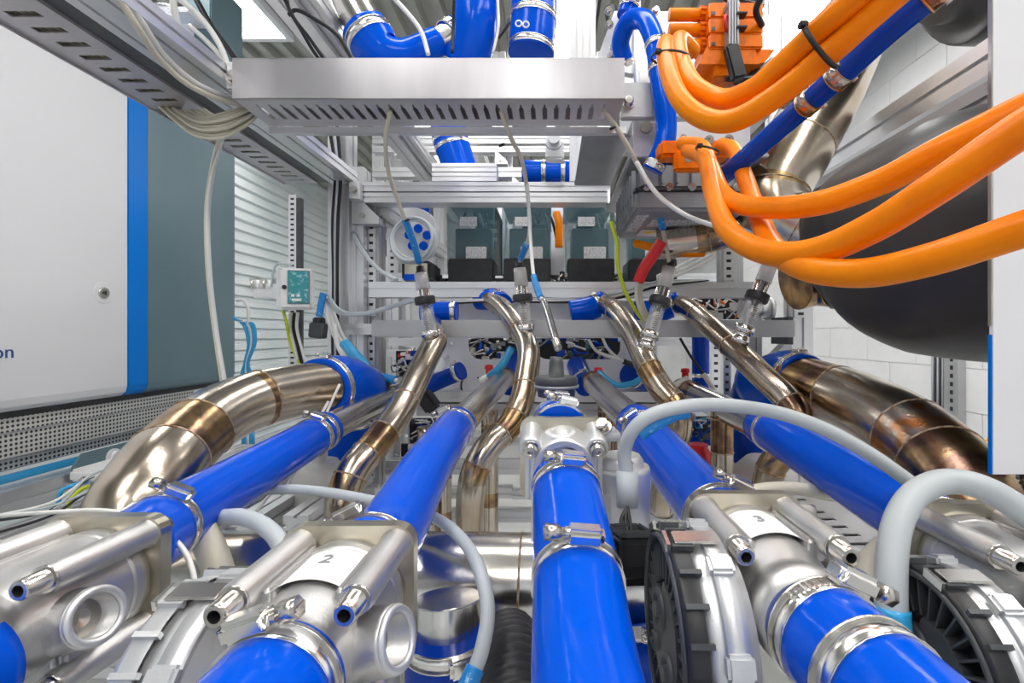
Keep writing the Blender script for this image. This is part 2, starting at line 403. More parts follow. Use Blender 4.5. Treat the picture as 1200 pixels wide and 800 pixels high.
g = G(); g.lathe(c + XA * .004, XA, [(0, .009), (.003, .009), (.003, .005), (0, .005)], 3); g.build('key_socket', 'inkblk', lk)
text('lettering', 'on', .052, 'ink', (CX + .0008, 1.31, H - .049), (PI / 2, 0, PI / 2), sp_, .0006)
# ventilation grille below the cabinet
t = thing('ventilation_grille', (CX - .1, 1.6, H - .50), 'perforated grey ventilation grille under the white cabinet', 'grille')
for i, (z0, z1, x) in enumerate([(-.275, -.235, CX - .03), (-.350, -.281, CX - .035), (-.386, -.356, CX - .05)]):
    G().box2((x - .003, .9, H + z0), (x, 2.05, H + z1)).build('perforated_sheet', 'perf', t)
    G().box2((x - .012, .9, H + z1 + .0005), (x + .004, 2.05, H + z1 + .006)).build('sheet_edge', 'aludull', t)
G().box2((CX - .10, .9, H - .39), (CX - .06, 2.05, H - .232)).build('back_plate', 'rubber', t)
g = G(); g.box2((CX - .03, .9, H - .412), (CX - .005, 2.25, H - .392), .004); tag(g.build('conduit', 'cyan'), 'light blue air line lying along the foot of the perforated grille', 'air line')
G().box2((CX - .10, .5, zb - .018), (CX - .02, 2.28, zb - .001)).build('base_gap', 'black', cab)  # black strip colours in the shade of the gap under the cabinet
# stand rail under the cabinet with bracket
g = G(); profile(g, (CX + .035, .7, H - .445), (CX + .035, 2.9, H - .445), .06, .06, 1, 1); tag(g.build('support_rail', 'alu'), 'white aluminium rail running under the cabinet beside the grille', 'rail')
g = G(); profile(g, (CX + .12, .7, H - .53), (CX + .12, 2.9, H - .53), .07, .07, 2, 2); tag(g.build('support_rail', 'alu'), 'lower of the two aluminium rails under the cabinet', 'rail')
g = G(); o_ = [(0, 0), (0, .05), (.03, .085), (.7, .085), (.7, 0)]
g.extr(o_, (CX + .075, 1.42, H - .445), (CX + .081, 1.42, H - .445), YA, ZA); br = g.build('rail_bracket', 'teal'); tag(br, 'grey teal bracket plate with white bolt on the rail below the cabinet', 'bracket')
g = G(); bolt(g, (CX + .081, 1.55, H - .395), XA, .018, .016, 0, 20); g.build('bolt', 'white', br)
t = thing('junction_box', P(118, 590, 1.32), 'small grey terminal box with white cover left of the big steel elbow', 'box')
a = P(104, 562, 1.32); b = P(190, 600, 1.32)
G().box2((a.x, 1.32, b.z), (b.x, 1.52, a.z), .004).build('body', 'castgrey', t)
G().box2((a.x + .02, 1.42, 0), (a.x + .06, 1.46, b.z)).build('stand', 'alu', t)
G().box2((a.x - .03, 1.29, a.z + .001), (b.x + .05, 1.56, a.z + .035), .008).build('cover', 'whitepl', t)
G().box2((a.x + .015, 1.3175, a.z - .055), (a.x + .052, 1.3195, a.z - .03)).build('rating_label', 'label', t)
g = G(); bolt(g, (a.x + .02, 1.289, a.z + .01), -YA, .007, .012, 0, 16); g.build('bolt', 'bolt', t)

# ------------------------------------------------------------------ aluminium machine frames
FY = 1.4
fr = thing('machine_frame', (0, FY, 0), 'front aluminium profile frame of the test rig, with posts and crossbeams', 'frame')
def beam(x0, x1, y0, y1, Y, dep=.06, n=1, m='alu', par=None, name='crossbeam', nh=1):
    a = P(x0, (y0 + y1) / 2, Y); b = P(x1, (y0 + y1) / 2, Y); a.y = b.y = Y + dep / 2
    g = G(); profile(g, a, b, dep, PX(y1 - y0, Y), nh, n); return g.build(name, m, par or fr)
def post(x0, x1, y0, y1, Y, dep=.06, m='alu', par=None, name='post', n=1):
    a = P((x0 + x1) / 2, y0, Y); b = P((x0 + x1) / 2, y1, Y); a.y = b.y = Y + dep / 2; b.z = max(b.z, 0.0)
    g = G(); profile(g, b, a, PX(x1 - x0, Y), dep, n, 1); return g.build(name, m, par or fr)
beam(418, 712, 213, 224, FY); beam(418, 712, 225.5, 237, FY)
beam(432, 890, 330, 348, FY); beam(404, 448, 379, 392, FY - .02, .05)
beam(488, 770, 459, 471, FY); beam(488, 770, 473, 487, FY, .06, 1, 'aludull')
post(384, 409, -40, 980, FY, .06); post(410, 426, 195, 980, FY + .02, .06)
post(427, 444, 225, 980, FY + .06, .06, 'aludull')
post(668, 682, -60, 212, FY, .05); post(683, 698, -60, 212, FY + .01, .05)
post(905, 925, -60, 205, FY + .05, .05)
post(845, 871, 250, 330, FY + .02, .04)
post(928, 953, 300, 980, FY - .02, .05, 'alu')
post(878, 893, 348, 980, FY + .06, .05, 'aludull')
g = G()   # flat grey bar in front of the frame
a = P(436, 395, 1.27); b = P(931, 375, 1.27); g.box((Vector(((a.x + b.x) / 2, 1.28, (a.z + b.z) / 2))), (b.x - a.x, .03, b.z - a.z), None, .002)
fb = g.build('cover_bar', 'aludull', fr)
g = G(); g.box2((b.x - .002, 1.30, a.z - .02), (b.x + .012, 1.40, b.z + .01)); g.build('end_bracket', 'blackmid', fr)
# corner gussets
def gusset(c, s, X, Z, N, par, m='alu'):
    g = G(); g.extr([(0, 0), (s, 0), (s, s * .22), (s * .22, s), (0, s)], Vector(c), Vector(c) + N * .04, X, Z); o = g.build('corner_bracket', m, par)
    g = G(); bolt(g, Vector(c) + X * s * .4 + Z * s * .3 , -N, .006, .006, 0); g.build('bolt', 'bolt', o); return o
g = G(); a = P(412, 236, FY - .01); b = P(424, 214, FY - .01); g.box2((a.x, FY - .03, a.z), (b.x, FY, b.z), .003); o = g.build('corner_bracket', 'castlt', fr)
g = G(); bolt(g, ((a.x + b.x) / 2, FY - .03, (a.z + b.z) / 2), -YA, .008, .008); g.build('bolt', 'bolt', o)
gusset(P(412, 262, FY + .0), .08, XA, ZA, YA, fr, 'aludull')
gusset(P(928, 430, FY - .03), .07, -XA, ZA, YA, fr, 'aludull')
# perforated strips on the posts
def strip(x0, x1, y0, y1, Y, par, nx=None, m='alu', hole='inkblk', step=9.0, name='slotted_strip'):
    a = P(x0, y1, Y); b = P(x1, y0, Y); g = G(); g.box2((a.x, Y, a.z), (b.x, Y + .004, b.z)); o = g.build(name, m, par)
    g = G(); cx = (a.x + b.x) / 2; st = PX(step, Y); z = a.z + st / 2; wd = (b.x - a.x) * .22
    while z < b.z - st * .3:
        g.box((cx, Y - .0004, z), (wd * 2, .001, st * .36)); z += st
    g.build('slot_row', hole, o, kind='stuff'); return o
strip(430, 440, 240, 370, FY + .055, fr); strip(931, 946, 330, 372, FY - .025, fr); strip(848, 860, 255, 328, FY + .015, fr)
strip(431, 439, 395, 560, FY + .055, fr); strip(848, 856, 400, 560, FY + .015, fr)

# rear frame
RY = 2.2
rf = thing('rear_frame', (0, RY, 0), 'rear aluminium profile frame standing behind the front frame', 'frame')
for x0, x1, y0, y1, n in [(452, 467, 150, 900, 1), (470, 480, 150, 900, 1), (436, 446, 150, 900, 1), (577, 592, 60, 330, 1), (594, 600, 60, 330, 1), (512, 520, 232, 330, 1), (570, 576, 232, 330, 1), (648, 660, 232, 330, 1), (700, 715, 60, 260, 1),
                          (742, 752, 395, 900, 1), (758, 770, 395, 900, 1), (832, 846, 395, 900, 1), (857, 868, 350, 900, 1), (640, 650, 20, 330, 1), (508, 516, 210, 330, 1)]:
    post(x0, x1, y0, y1, RY + random.uniform(0, .1), .05, 'alu', rf, n=n)
for x0, x1, y0, y1 in [(436, 760, 158, 168), (436, 760, 171, 178), (436, 720, 196, 207), (505, 580, 192, 212), (455, 860, 320, 329), (455, 900, 396, 405), (452, 560, 410, 418)]:
    beam(x0, x1, y0, y1, RY - .06, .05, 1, 'alu', rf)
strip(455, 464, 240, 330, RY - .03, rf, step=8); strip(834, 844, 398, 520, RY - .03, rf, step=9); strip(436, 445, 350, 450, RY - .03, rf, step=9)
for x, y in [(462, 168), (580, 178), (600, 208), (742, 405), (470, 329)]:
    gusset(P(x, y + 14, RY - .065), .055, XA, ZA, YA, rf, 'alu')
# beams running away from the camera
def recede(px, py, Y0, Y1, wd, ht, label, m='alu', nw=1, nh=1, name='receding_beam', cat='beam', par=None):
    a = P(px, py, Y0); b = a.copy(); b.y = Y1
    g = G(); profile(g, a, b, wd, ht, nw, nh); return g.build(name, m, par, None if par else label, None if par else cat)
recede(447, 245, 1.47, 3.6, .055, .055, '', par=fr); recede(470, 250, 1.9, 3.6, .05, .05, '', par=rf, m='aludull')
recede(700, 185, 1.46, 3.2, .05, .05, '', par=rf); recede(560, 175, 2.3, 4.5, .05, .05, '', par=rf)
for (px, py, Y0, Y1, wd, lab) in [(352, 22, .95, 2.6, .05, 'light aluminium ceiling beam running back behind the beige cable loop, leftmost of the upper pair'),
                                 (378, 14, .95, 2.9, .03, 'thin aluminium ceiling beam beside the steel pipe above the cross tray')]:
    a = P(px, py, Y0); b = a.copy(); a.y = .5; b.y = Y1
    g = G(); profile(g, a, b, wd, .03, 1, 1); g.build('ceiling_beam', 'alu', None, lab, 'beam')
# right rails
a = P(1163, 60, .81); 
g = G(); profile(g, (.74, .5, H + .455), (.74, 1.46, H + .455), .05, .06, 1, 1); g.build('side_rail', 'alu', None, 'main aluminium side rail above the black rubber duct', 'rail')
g = G(); profile(g, (.70, .5, H + .37), (.70, 1.46, H + .37), .04, .05, 1, 1); g.build('side_rail', 'aludull', None, 'lower darker side rail directly over the black rubber duct', 'rail')
strip(940, 960, 198, 222, FY + .0, fr)
# rail at the left of the frame, carrying the long tray
g = G(); profile(g, (-.603, .42, H + .457), (-.603, FY, H + .457), .075, .032, 2, 1); g.build('overhead_rail', 'alu', None, 'wide overhead aluminium rail on the inner side of the long cable tray', 'rail')

# ------------------------------------------------------------------ cable trays with real slots
tr = thing('long_cable_tray', (-.725, .9, H + .44), 'long slotted galvanised cable tray running overhead from the camera to the left post', 'tray')
xo, xi, z0 = -.775, -.680, H + .441
def traybottom_y(g, x0, x1, xa, xb, ya, yb, first, step, sw, z):
    g.box2((x0, ya, z), (xa, yb, z + .002)); g.box2((xb, ya, z), (x1, yb, z + .002))
    y = ya; s = first
    while s + sw < yb:
        g.box2((xa, y, z), (xb, s, z + .002)); y = s + sw; s += step
    g.box2((xa, y, z), (xb, yb, z + .002))
g = G(); traybottom_y(g, xo, xi, xo + .028, xo + .072, .40, .935, .41, .0345, .0125, z0); g.build('tray_bottom', 'galv', tr)
g = G(); traybottom_y(g, xo, xi, xo + .028, xo + .072, 1.0, 1.395, 1.01, .0345, .0125, z0); g.build('tray_bottom', 'galv', tr)
g = G(); g.box2((xo - .002, .40, z0 - .004), (xo, 1.395, z0 + .05)); g.build('tray_side', 'galvlt', tr)
g = G(); g.box2((xi, .40, z0), (xi + .002, .935, z0 + .05)); g.box2((xi, 1.0, z0), (xi + .002, 1.395, z0 + .05)); g.build('tray_side', 'galv', tr)
g = G(); g.box2((xi + .004, .40, z0 + .004), (xi + .042, 1.395, z0 + .01)); g.build('inner_flange', 'blackmid', tr)
g = G()
for k in range(5): g.tube([Vector((xo + .02 + k * .014, .41, z0 + .012)), Vector((xo + .024 + k * .013, .9, z0 + .012)), Vector((xo + .02 + k * .014, 1.39, z0 + .012))], .0045, 8, 4)
g.build('tray_cables', 'cbeige', None, 'bundle of cables lying inside the long overhead cable tray', 'cable', kind='stuff')

G().box2((xo, .40, z0 + .051), (xi, 1.395, z0 + .053)).build('tray_lid', 'galv', tr)  # lid added to block light, so the slots look dark
ct = thing('cross_cable_tray', (-.2, .86, H + .40), 'wide grey slotted cable tray crossing the picture at the top', 'tray')
x0, x1, ya, yb, zb_, zt_ = P(272, 0, .81).x, P(732, 0, .81).x, .81, .915, H + .40, H + .469
g = G(); g.box2((x0, ya, zb_), (x1, ya + .002, zt_)); g.box2((x0, ya, zt_ - .002), (x1, ya + .012, zt_)); g.build('front_side', 'galvlt', ct)
g = G(); g.box2((x0, yb, zb_), (x1, yb + .002, zt_)); g.build('back_side', 'galv', ct)
g = G(); sa, sb = ya + .022, ya + .078
g.box2((x0, ya, zb_), (x1, sa, zb_ + .002)); g.box2((x0, sb, zb_), (x1, yb, zb_ + .002))
x = x0; s = P(303, 0, .845).x; st = .0209
for k in range(30):
    g.box2((x, sa, zb_), (s, sb, zb_ + .002)); x = s + .0085
    g.box2((s, sa, zb_), (s + .0026, sa + .012, zb_ + .002)); g.box2((s + .0059, sa, zb_), (s + .0085, sa + .012, zb_ + .002)); s += st
g.box2((x, sa, zb_), (x1, sb, zb_ + .002)); g.build('tray_bottom', 'galv', ct)
g = G(); g.box2((x0 + .0, yb + .003, zb_ - .013), (x1 + .02, yb + .016, zb_ - .001)); g.build('support_bar', 'alu', ct)
G().box2((x0 + .002, ya + .013, zt_ - .003), (x1 - .002, yb - .001, zt_ - .001)).build('tray_lid', 'galv', ct)  # added cover, keeps light out of the cross tray
g = G(); c = Vector((x0 - .01, .855, H + .45)); g.box(c, (.03, .05, .05), None, .003); o = g.build('end_bracket', 'white', ct)
g = G(); bolt(g, c - YA * .026 - ZA * .005, -YA, .009, .010); g.build('bolt', 'bolt', o)

# right end of the cross tray: plate with round bolt, under bracket
t = thing('mounting_plate', P(760, 130, .93), 'dull metal mounting plate with a round bolt at the right end of the cross tray', 'bracket')
a = P(728, 138, .92); b = P(795, 96, .92); G().box2((a.x, .92, a.z), (b.x, .935, b.z), .002).build('plate', 'aludull', t)
g = G(); c = P(736, 121, .92); g.lathe(c, -YA, [(0, .012), (.004, .012), (.004, .009), (.014, .009), (.016, .006), (.016, 0)], 24); g.build('bolt', 'bolt', t)
t = thing('mounting_plate', P(760, 170, .97), 'lower metal bracket with a recessed bolt, hanging below the cross tray end', 'bracket')
a = P(742, 186, .97); b = P(880, 142, .97); g = G(); g.box2((a.x, .97, a.z), (b.x, .985, b.z), .003); g.build('plate', 'galv', t)
g = G(); c = P(757, 150, .97); g.lathe(c, -YA, [(0, .013), (.003, .013), (.003, .010), (.008, .010), (.008, 0)], 24); g.build('bolt', 'bolt', t)
g = G(); c = P(800, 163, .97); g.lathe(c, -YA, [(0, .008), (.008, .008), (.008, 0)], 6); g.build('bolt', 'bolt', t)

# right side panel near the camera
g = G(); a = P(1163, 556, .55); g.box2((a.x, .55, a.z), (a.x + .30, .555, H + .7), .001); o = g.build('hanging_panel', 'white'); tag(o, 'pale flat panel hanging at the right edge of the picture', 'panel')
g = G(); g.box2((a.x - .0012, .550, a.z), (a.x - .0001, .5545, H + .0)); g.build('edge_strip', 'cabblue', o)
g = G(); g.box2((a.x - .0012, .550, H + .01), (a.x - .0001, .5545, H + .7)); g.build('edge_seal', 'machined', o)
# ------------------------------------------------------------------ big manifold and coolant lines
o, p = pipe('manifold_pipe', [(130, 679, .63), (400, 679, .63), (645, 681, .63), (900, 685, .63)], .060, 'thick horizontal stainless manifold pipe crossing behind the valves', 'pipe', (.34, .62), ((.30, .345, 1),), ('steelc', 'heat'), seg=40)
G().ring(P(762, 682, .63), XA, .060, .03, .002, 40).build('pipe_band', 'blackmid', o)
# the four bent stainless risers
def riser(path, r, label, welds, bands): return pipe('bent_steel_pipe', path, r, label, 'pipe', welds, bands)
riser([(508, 382, 1.28), (510, 398, 1.16), (497, 425, 1.06), (480, 460, .98), (462, 492, .92), (440, 520, .87), (414, 552, .82), (401, 590, .80), (400, 640, .82), (400, 760, .84)], .0275,
      'leftmost bent stainless pipe, curving down left under the first flow meter', (.12, .36, .50, .60, .69), ((.50, .60, 1), (.69, .75, 2)))
riser([(572, 350, 1.42), (588, 360, 1.32), (606, 382, 1.20), (619, 408, 1.12), (617, 440, 1.06), (610, 474, 1.00), (596, 500, .96), (572, 524, .92), (556, 555, .90), (551, 590, .90), (551, 640, .92), (551, 740, .94)], .0265,
      'second bent stainless pipe from the left, dropping between the two blue hoses', (.2, .40, .50, .58, .70), ((.50, .58, 1), (.70, .75, 2)))
riser([(703, 352, 1.40), (722, 366, 1.26), (742, 392, 1.15), (757, 425, 1.08), (775, 455, 1.03), (793, 478, 1.0), (795, 505, 1.0), (782, 540, 1.0), (775, 600, 1.02)], .0275,
      'third bent stainless pipe, passing behind the pale cable arch', (.12, .40, .58), ((.40, .46, 1), (.58, .64, 1)))
riser([(790, 355, 1.40), (808, 362, 1.28), (832, 382, 1.16), (862, 410, 1.06), (893, 440, .98), (921, 466, .92), (935, 492, .89), (925, 522, .89), (903, 550, .90), (895, 600, .92), (895, 700, .94)], .0265,
      'rightmost bent stainless pipe, curving right and then under the blue hose', (.14, .28, .52, .70, .80), ((.52, .62, 1), (.70, .80, 2)))
# large elbows either side
pipe('large_elbow_pipe', [(388, 452, 1.02), (350, 457, .96), (300, 468, .88), (252, 490, .79), (212, 522, .71), (178, 562, .64), (152, 612, .60), (140, 700, .60)], .052,
     'large polished stainless elbow on the left with brown weld bands', 'pipe', (.27, .49, .625), ((.27, .30, 1), (.49, .625, 1)), seg=40)
pipe('large_elbow_pipe', [(928, 446, 1.02), (965, 458, .95), (1008, 474, .86), (1055, 500, .76), (1095, 533, .69), (1128, 572, .63), (1152, 620, .59), (1162, 700, .58)], .058,
     'large brown stainless elbow on the right with copper tinted weld band', 'pipe', (.2, .46, .60), ((.20, .24, 1), (.24, .46, 1), (.46, .60, 2)), mats=('heat', 'steel', 'copper'), seg=40)
hose('blue_coupling', [(374, 456, 1.0), (398, 450, 1.07), (424, 458, 1.16)], .064, 'large blue rubber coupling on the end of the left elbow', 'blue', [(.15, .016, (0, -.5, 1), 1)], seg=36)
hose('blue_coupling', [(942, 447, .99), (922, 440, 1.05), (885, 450, 1.16)], .056, 'large blue rubber coupling on the end of the right elbow', 'blue', [(.2, .016, (0, -.3, 1), 1)], seg=36)
# straight hoses going back over the manifold
def zz(Y): return -.22 + .07 * Y
def HP(X, Y, z=None): return (VX + X * F / Y, VY - (zz(Y) if z is None else z) * F / Y, Y)
o, p = pipe('straight_steel_pipe', [(379, 505, .86), (425, 481, 1.03), (470, 461, 1.28)], .027, 'straight stainless pipe behind the far left blue hose', 'pipe', (.9,), ((.85, 1, 1),), ('steelc', 'heat'))
o, p = pipe('straight_steel_pipe', [(537, 498, .84), (570, 464, 1.04), (593, 441, 1.33)], .027, 'straight stainless pipe behind the second blue hose', 'pipe', (.9,), ((.9, 1, 1),), ('steelc', 'heat'))
o, p = pipe('straight_steel_pipe', [(746, 497, .81), (717, 470, 1.02), (693, 446, 1.3)], .028, 'short grey steel pipe leading up from the blue hose right of centre', 'pipe', (.9,), ((.9, 1, 1),), ('steelc', 'heat'))
o, p = pipe('straight_steel_pipe', [(895, 500, .87), (850, 479, 1.05), (798, 455, 1.33)], .029, 'straight stainless pipe behind the far right blue hose', 'pipe', (.9,), ((.8, 1, 1),), ('steelc', 'heat'))
UP = (0, -.35, 1)
hose('coolant_hose', [(146, 650, .40), (199, 612, .475), (280, 563, .62), (357, 518, .80), (382, 503, .87)], .033, 'far left straight blue hose running into the left valve', 'blue',
     [(.20, .014, (.5, 0, 1), 1.2), (.82, .014, (.3, -.4, 1), 1.2), (.92, .010, (-.4, -.3, 1), .8)])
hose('coolant_hose', [HP(-.147, .37, -.178), HP(-.152, .45), HP(-.163, .62), HP(-.166, .78), HP(-.165, .85)], .033, 'long blue hose between the two left bent pipes, ending at valve 2', 'blue',
     [(.06, .014, (-.5, 0, 1), 1.25), (.88, .015, (-.5, -.4, 1), 1.1)])
hose('coolant_hose', [(857, 630, .43), (842, 608, .47), (812, 573, .56), (772, 527, .70), (745, 496, .82)], .035, 'long blue hose right of centre under the pale cable arch', 'blue',
     [(.22, .014, (.5, 0, 1), 1.25), (.90, .013, (-.7, -.3, 1), 1.1)])
hose('coolant_hose', [(1120, 640, .43), (1085, 614, .475), (1005, 566, .60), (920, 514, .78), (893, 499, .88)], .0345, 'far right straight blue hose running into the right valve', 'blue',
     [(.12, .014, (-.6, 0, 1), 1.2), (.85, .014, (.3, -.4, 1), 0.9)])
# centre hose
hose('coolant_hose', [(712, 960, .19), (687, 790, .262), (677, 680, .327), (669, 615, .385), (662, 565, .44)], .0305, 'centre blue hose in the foreground, coming straight towards the camera', 'blue',
     [(.50, .012, (.12, -.35, 1), 1.25), (.93, .012, (.15, -.35, 1), 1.15)], seg=48)
hose('coolant_hose', [(657, 510, .53), (656, 502, .57), (654, 494, .62)], .0325, 'short blue hose behind the centre valve, below the black cap', 'blue',
     [(.12, .012, (.25, -.4, 1), 1.15), (.82, .012, (.1, -.4, 1), 1.0)], seg=36)
# blue couplings behind the risers
def coup(path, r, label, cl, m='blue'): return hose('blue_coupling', path, r, label, m, cl, seg=24)
coup([(494, 366, 1.34), (520, 365, 1.34), (536, 365, 1.34)], .028, 'short blue coupling behind the first flow meter', [(.85, .013, (0, -1, .6), .7)])
coup([(562, 350, 1.44), (578, 351, 1.41), (588, 357, 1.36)], .033, 'blue coupling ring at the top of the second bent pipe', [(.8, .01, (0, -1, 1), .6)])
coup([(668, 366, 1.36), (690, 362, 1.36), (708, 354, 1.37)], .034, 'blue coupling with steel ring at the top of the third bent pipe', [(.75, .012, (0, -.4, 1), .7)])
coup([(745, 366, 1.38), (772, 364, 1.38), (797, 354, 1.37)], .033, 'blue coupling at the top of the rightmost bent pipe', [(.8, .012, (0, -.4, 1), .7)])
coup([(595, 452, 1.33), (601, 440, 1.38), (606, 425, 1.44)], .031, 'blue coupling on the rear end of the second straight pipe', [(.2, .012, (0, -.4, 1), .7)], 'bluedark')
coup([(687, 452, 1.31), (681, 440, 1.38), (676, 428, 1.44)], .031, 'blue coupling on the rear end of the third straight pipe', [(.2, .012, (0, -.4, 1), .7)], 'bluedark')
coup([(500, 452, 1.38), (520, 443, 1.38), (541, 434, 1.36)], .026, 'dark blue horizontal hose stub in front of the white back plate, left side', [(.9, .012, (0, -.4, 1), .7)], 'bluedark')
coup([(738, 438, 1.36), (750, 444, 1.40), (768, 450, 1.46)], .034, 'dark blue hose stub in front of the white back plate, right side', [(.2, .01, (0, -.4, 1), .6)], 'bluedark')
# vertical blue hoses in the rig
hose('blue_riser_hose', [(408, 560, 1.3), (405, 500, 1.3), (403, 470, 1.3), (398, 440, 1.36)], .062, 'vertical blue hose below the left elbow coupling', 'blue', [(.35, .014, (.2, -1, .1), .9)])
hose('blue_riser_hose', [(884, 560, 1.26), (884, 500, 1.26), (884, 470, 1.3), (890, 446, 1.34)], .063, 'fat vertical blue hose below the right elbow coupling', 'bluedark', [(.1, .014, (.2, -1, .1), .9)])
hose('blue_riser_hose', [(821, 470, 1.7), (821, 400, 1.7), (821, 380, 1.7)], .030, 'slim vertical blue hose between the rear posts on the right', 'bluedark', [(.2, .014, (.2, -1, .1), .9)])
for i, (x, y0, y1, Y, r, lab) in enumerate([(846, 470, 640, 1.05, .024, 'vertical brown steel tube behind the far right blue hose'), (500, 500, 660, 1.15, .022, 'thin vertical steel tube left of the second blue hose, nearest the leftmost bent pipe'),
                                      (520, 505, 660, 1.2, .02, 'vertical steel tube close to the second blue hose'), (574, 480, 640, 1.12, .02, 'vertical steel tube behind the second bent pipe'),
                                      (712, 470, 560, 1.15, .024, 'vertical brown steel tube behind the third straight pipe')]):
    pipe('vertical_steel_pipe', [(x, y0, Y), (x, (y0 + y1) / 2, Y), (x, y1, Y)], r, lab, 'pipe', (.12, .35), ((.12, .35, 1), (.6, .7, 1)))

# upper hoses above the cross tray
o, p = pipe('straight_steel_pipe', [(398, -40, 1.0), (412, 0, 1.0), (432, 38, 1.0)], .040, 'brushed steel pipe entering the blue elbow above the cross tray', 'pipe', (), (), ('steelc',), seg=32)
hose('blue_elbow_hose', [(428, 36, 1.0), (437, 50, 1.0), (452, 66, 1.0), (476, 66, 1.01), (500, 55, 1.02), (512, 49, 1.03)], [.050, .050, .044, .034, .030, .030], 'blue elbow hose above the left part of the cross tray', 'blue', [(.14, .020, (0, 1, 0), 1)], seg=32)
hose('blue_elbow_hose', [(524, 42, 1.04), (534, 36, 1.05), (546, 32, 1.05)], .030, 'short blue branch hose between two steel bands, above the cross tray', 'blue', [(.1, .014, (0, -1, .3), .5)])
o, p = pipe('steel_sleeve', [(508, 50, 1.04), (518, 45, 1.04), (530, 39, 1.04)], .026, 'steel sleeve joining the blue elbow and the blue branch above the cross tray', 'pipe', (), (), ('steelc',))
hose('blue_vertical_hose', [(555, -30, 1.05), (557, 0, 1.05), (556, 30, 1.05), (550, 60, 1.06), (540, 80, 1.07)], .049, 'thick vertical blue hose rising above the middle of the cross tray', 'blue', [(.28, .016, (0, 1, 0), 1)], seg=32)
ho, p = hose('blue_vertical_hose', [(627, -30, 1.05), (626, 10, 1.05), (624, 40, 1.05), (622, 64, 1.05)], .050, 'thick vertical blue hose marked with a white loop sign, above the cross tray', 'blue', [(.46, .014, (0, 1, 0), 1), (.92, .014, (0, 1, 0), 1)], seg=32)
g = G(); c = P(612, 28, .995)
for q in (-1, 1): g.torus(c + Vector((q * .0075, 0, -.001 * q)), YA, .0062, .0017, 16, 6)
g.build('printed_sign', 'label', ho)
hose('blue_vertical_hose', [(522, 130, 1.6), (526, 155, 1.6), (533, 180, 1.6), (549, 226, 1.6)], .058, 'blue hose hanging below the cross tray with two steel bands', 'blue', [(.45, .012, (0, 1, 0), .7), (.58, .012, (0, 1, 0), .7)], seg=32)
hose('blue_small_hose', [(612, 201, 1.9), (650, 201, 1.9), (690, 201, 1.9)], .044, 'horizontal blue hose with two bands below the cross tray centre', 'blue', [(.33, .016, (0, 1, 0), .6), (.62, .016, (0, 1, 0), .6)])
hose('blue_small_hose', [(742, -20, 1.05), (738, 8, 1.05), (734, 20, 1.05)], .022, 'blue hose end at the top edge, left of the orange connector', 'blue', [(.5, .012, (0, -1, 0), .7)])
hose('blue_small_hose', [(733, 74, 1.06), (727, 50, 1.04), (737, 26, 1.0), (755, 24, .96), (767, 48, .93), (772, 80, .91), (777, 115, .90), (781, 150, .90), (776, 176, .90), (764, 200, .91)], .0195,
     'thin blue hose arching over and down beside the orange cables', 'blue', [(.0, .012, (0, -1, 0), .7), (.47, .013, (.8, -1, .3), .95), (.56, .013, (.8, -1, .3), .95), (.97, .013, (-.3, -1, 0), .9)])
hose('blue_rubber_line', [(843, 210, .74), (870, 188, .68), (925, 140, .62), (984, 88, .55), (1040, 36, .50), (1100, -14, .46), (1150, -60, .44)], [.0135, .0135, .014, .0142, .0142, .0142, .0142],
     'blue hose with copper coloured bands, running diagonally beside the orange cables', 'bluedark', [(.40, .017, (0, 1, 0), .8), (.50, .017, (0, 1, 0), .8), (.83, .026, (0, 1, 0), .8)], seg=24, mt='copper')  # band colour holds the reflection of the orange cables

# big steel exhaust pipes and black duct on the right
pipe('exhaust_pipe', [(990, 60, 1.10), (965, 115, 1.08), (930, 180, 1.06), (905, 225, 1.05), (912, 255, 1.04), (950, 275, 1.01), (985, 292, .98)], .076, 'large stainless exhaust pipe bending into the black rubber duct', 'pipe', (.3, .5, .78), ((.48, .52, 1),), ('steel', 'heat'), seg=40)
pipe('exhaust_pipe', [(770, 286, 1.12), (820, 280, 1.10), (868, 268, 1.08), (920, 268, 1.10)], .036, 'horizontal stainless pipe passing under the grey inverter', 'pipe', (.4, .8), ((.3, .45, 1),), ('steel', 'heat'), seg=32)
pipe('exhaust_pipe', [(930, 330, 1.0), (955, 325, 1.0), (978, 325, .97)], .060, 'short brown stainless pipe end under the orange cables', 'pipe', (), (), ('heat',), seg=32)
g = G(); g.tube(PP([(968, 296, 1.00), (990, 290, .97), (1030, 282, .90), (1090, 282, .82), (1170, 276, .76), (1280, 270, .74)]), [.110, .120, .160, .195, .203, .205], 48, 8)
o = g.build('rubber_duct', 'rubber', None, 'huge black rubber duct on the right behind the orange cables', 'duct')
G().torus(P(968, 296, 1.0), Vector((.4, -.3, .05)), .113, .006, 40).build('duct_lip', 'rubber', o)
clamp(o, P(980, 293, .985), Vector((.38, -.3, .05)), .118, .012, (0, -.3, -1), 1.2)
g = G(); g.tube(PP([(1075, -30, .9), (1120, -60, .88), (1200, -80, .86)]), [.10, .16, .18], 36, 8); g.build('rubber_duct', 'rubber', None, 'dark grey rubber duct end at the top right corner', 'duct')

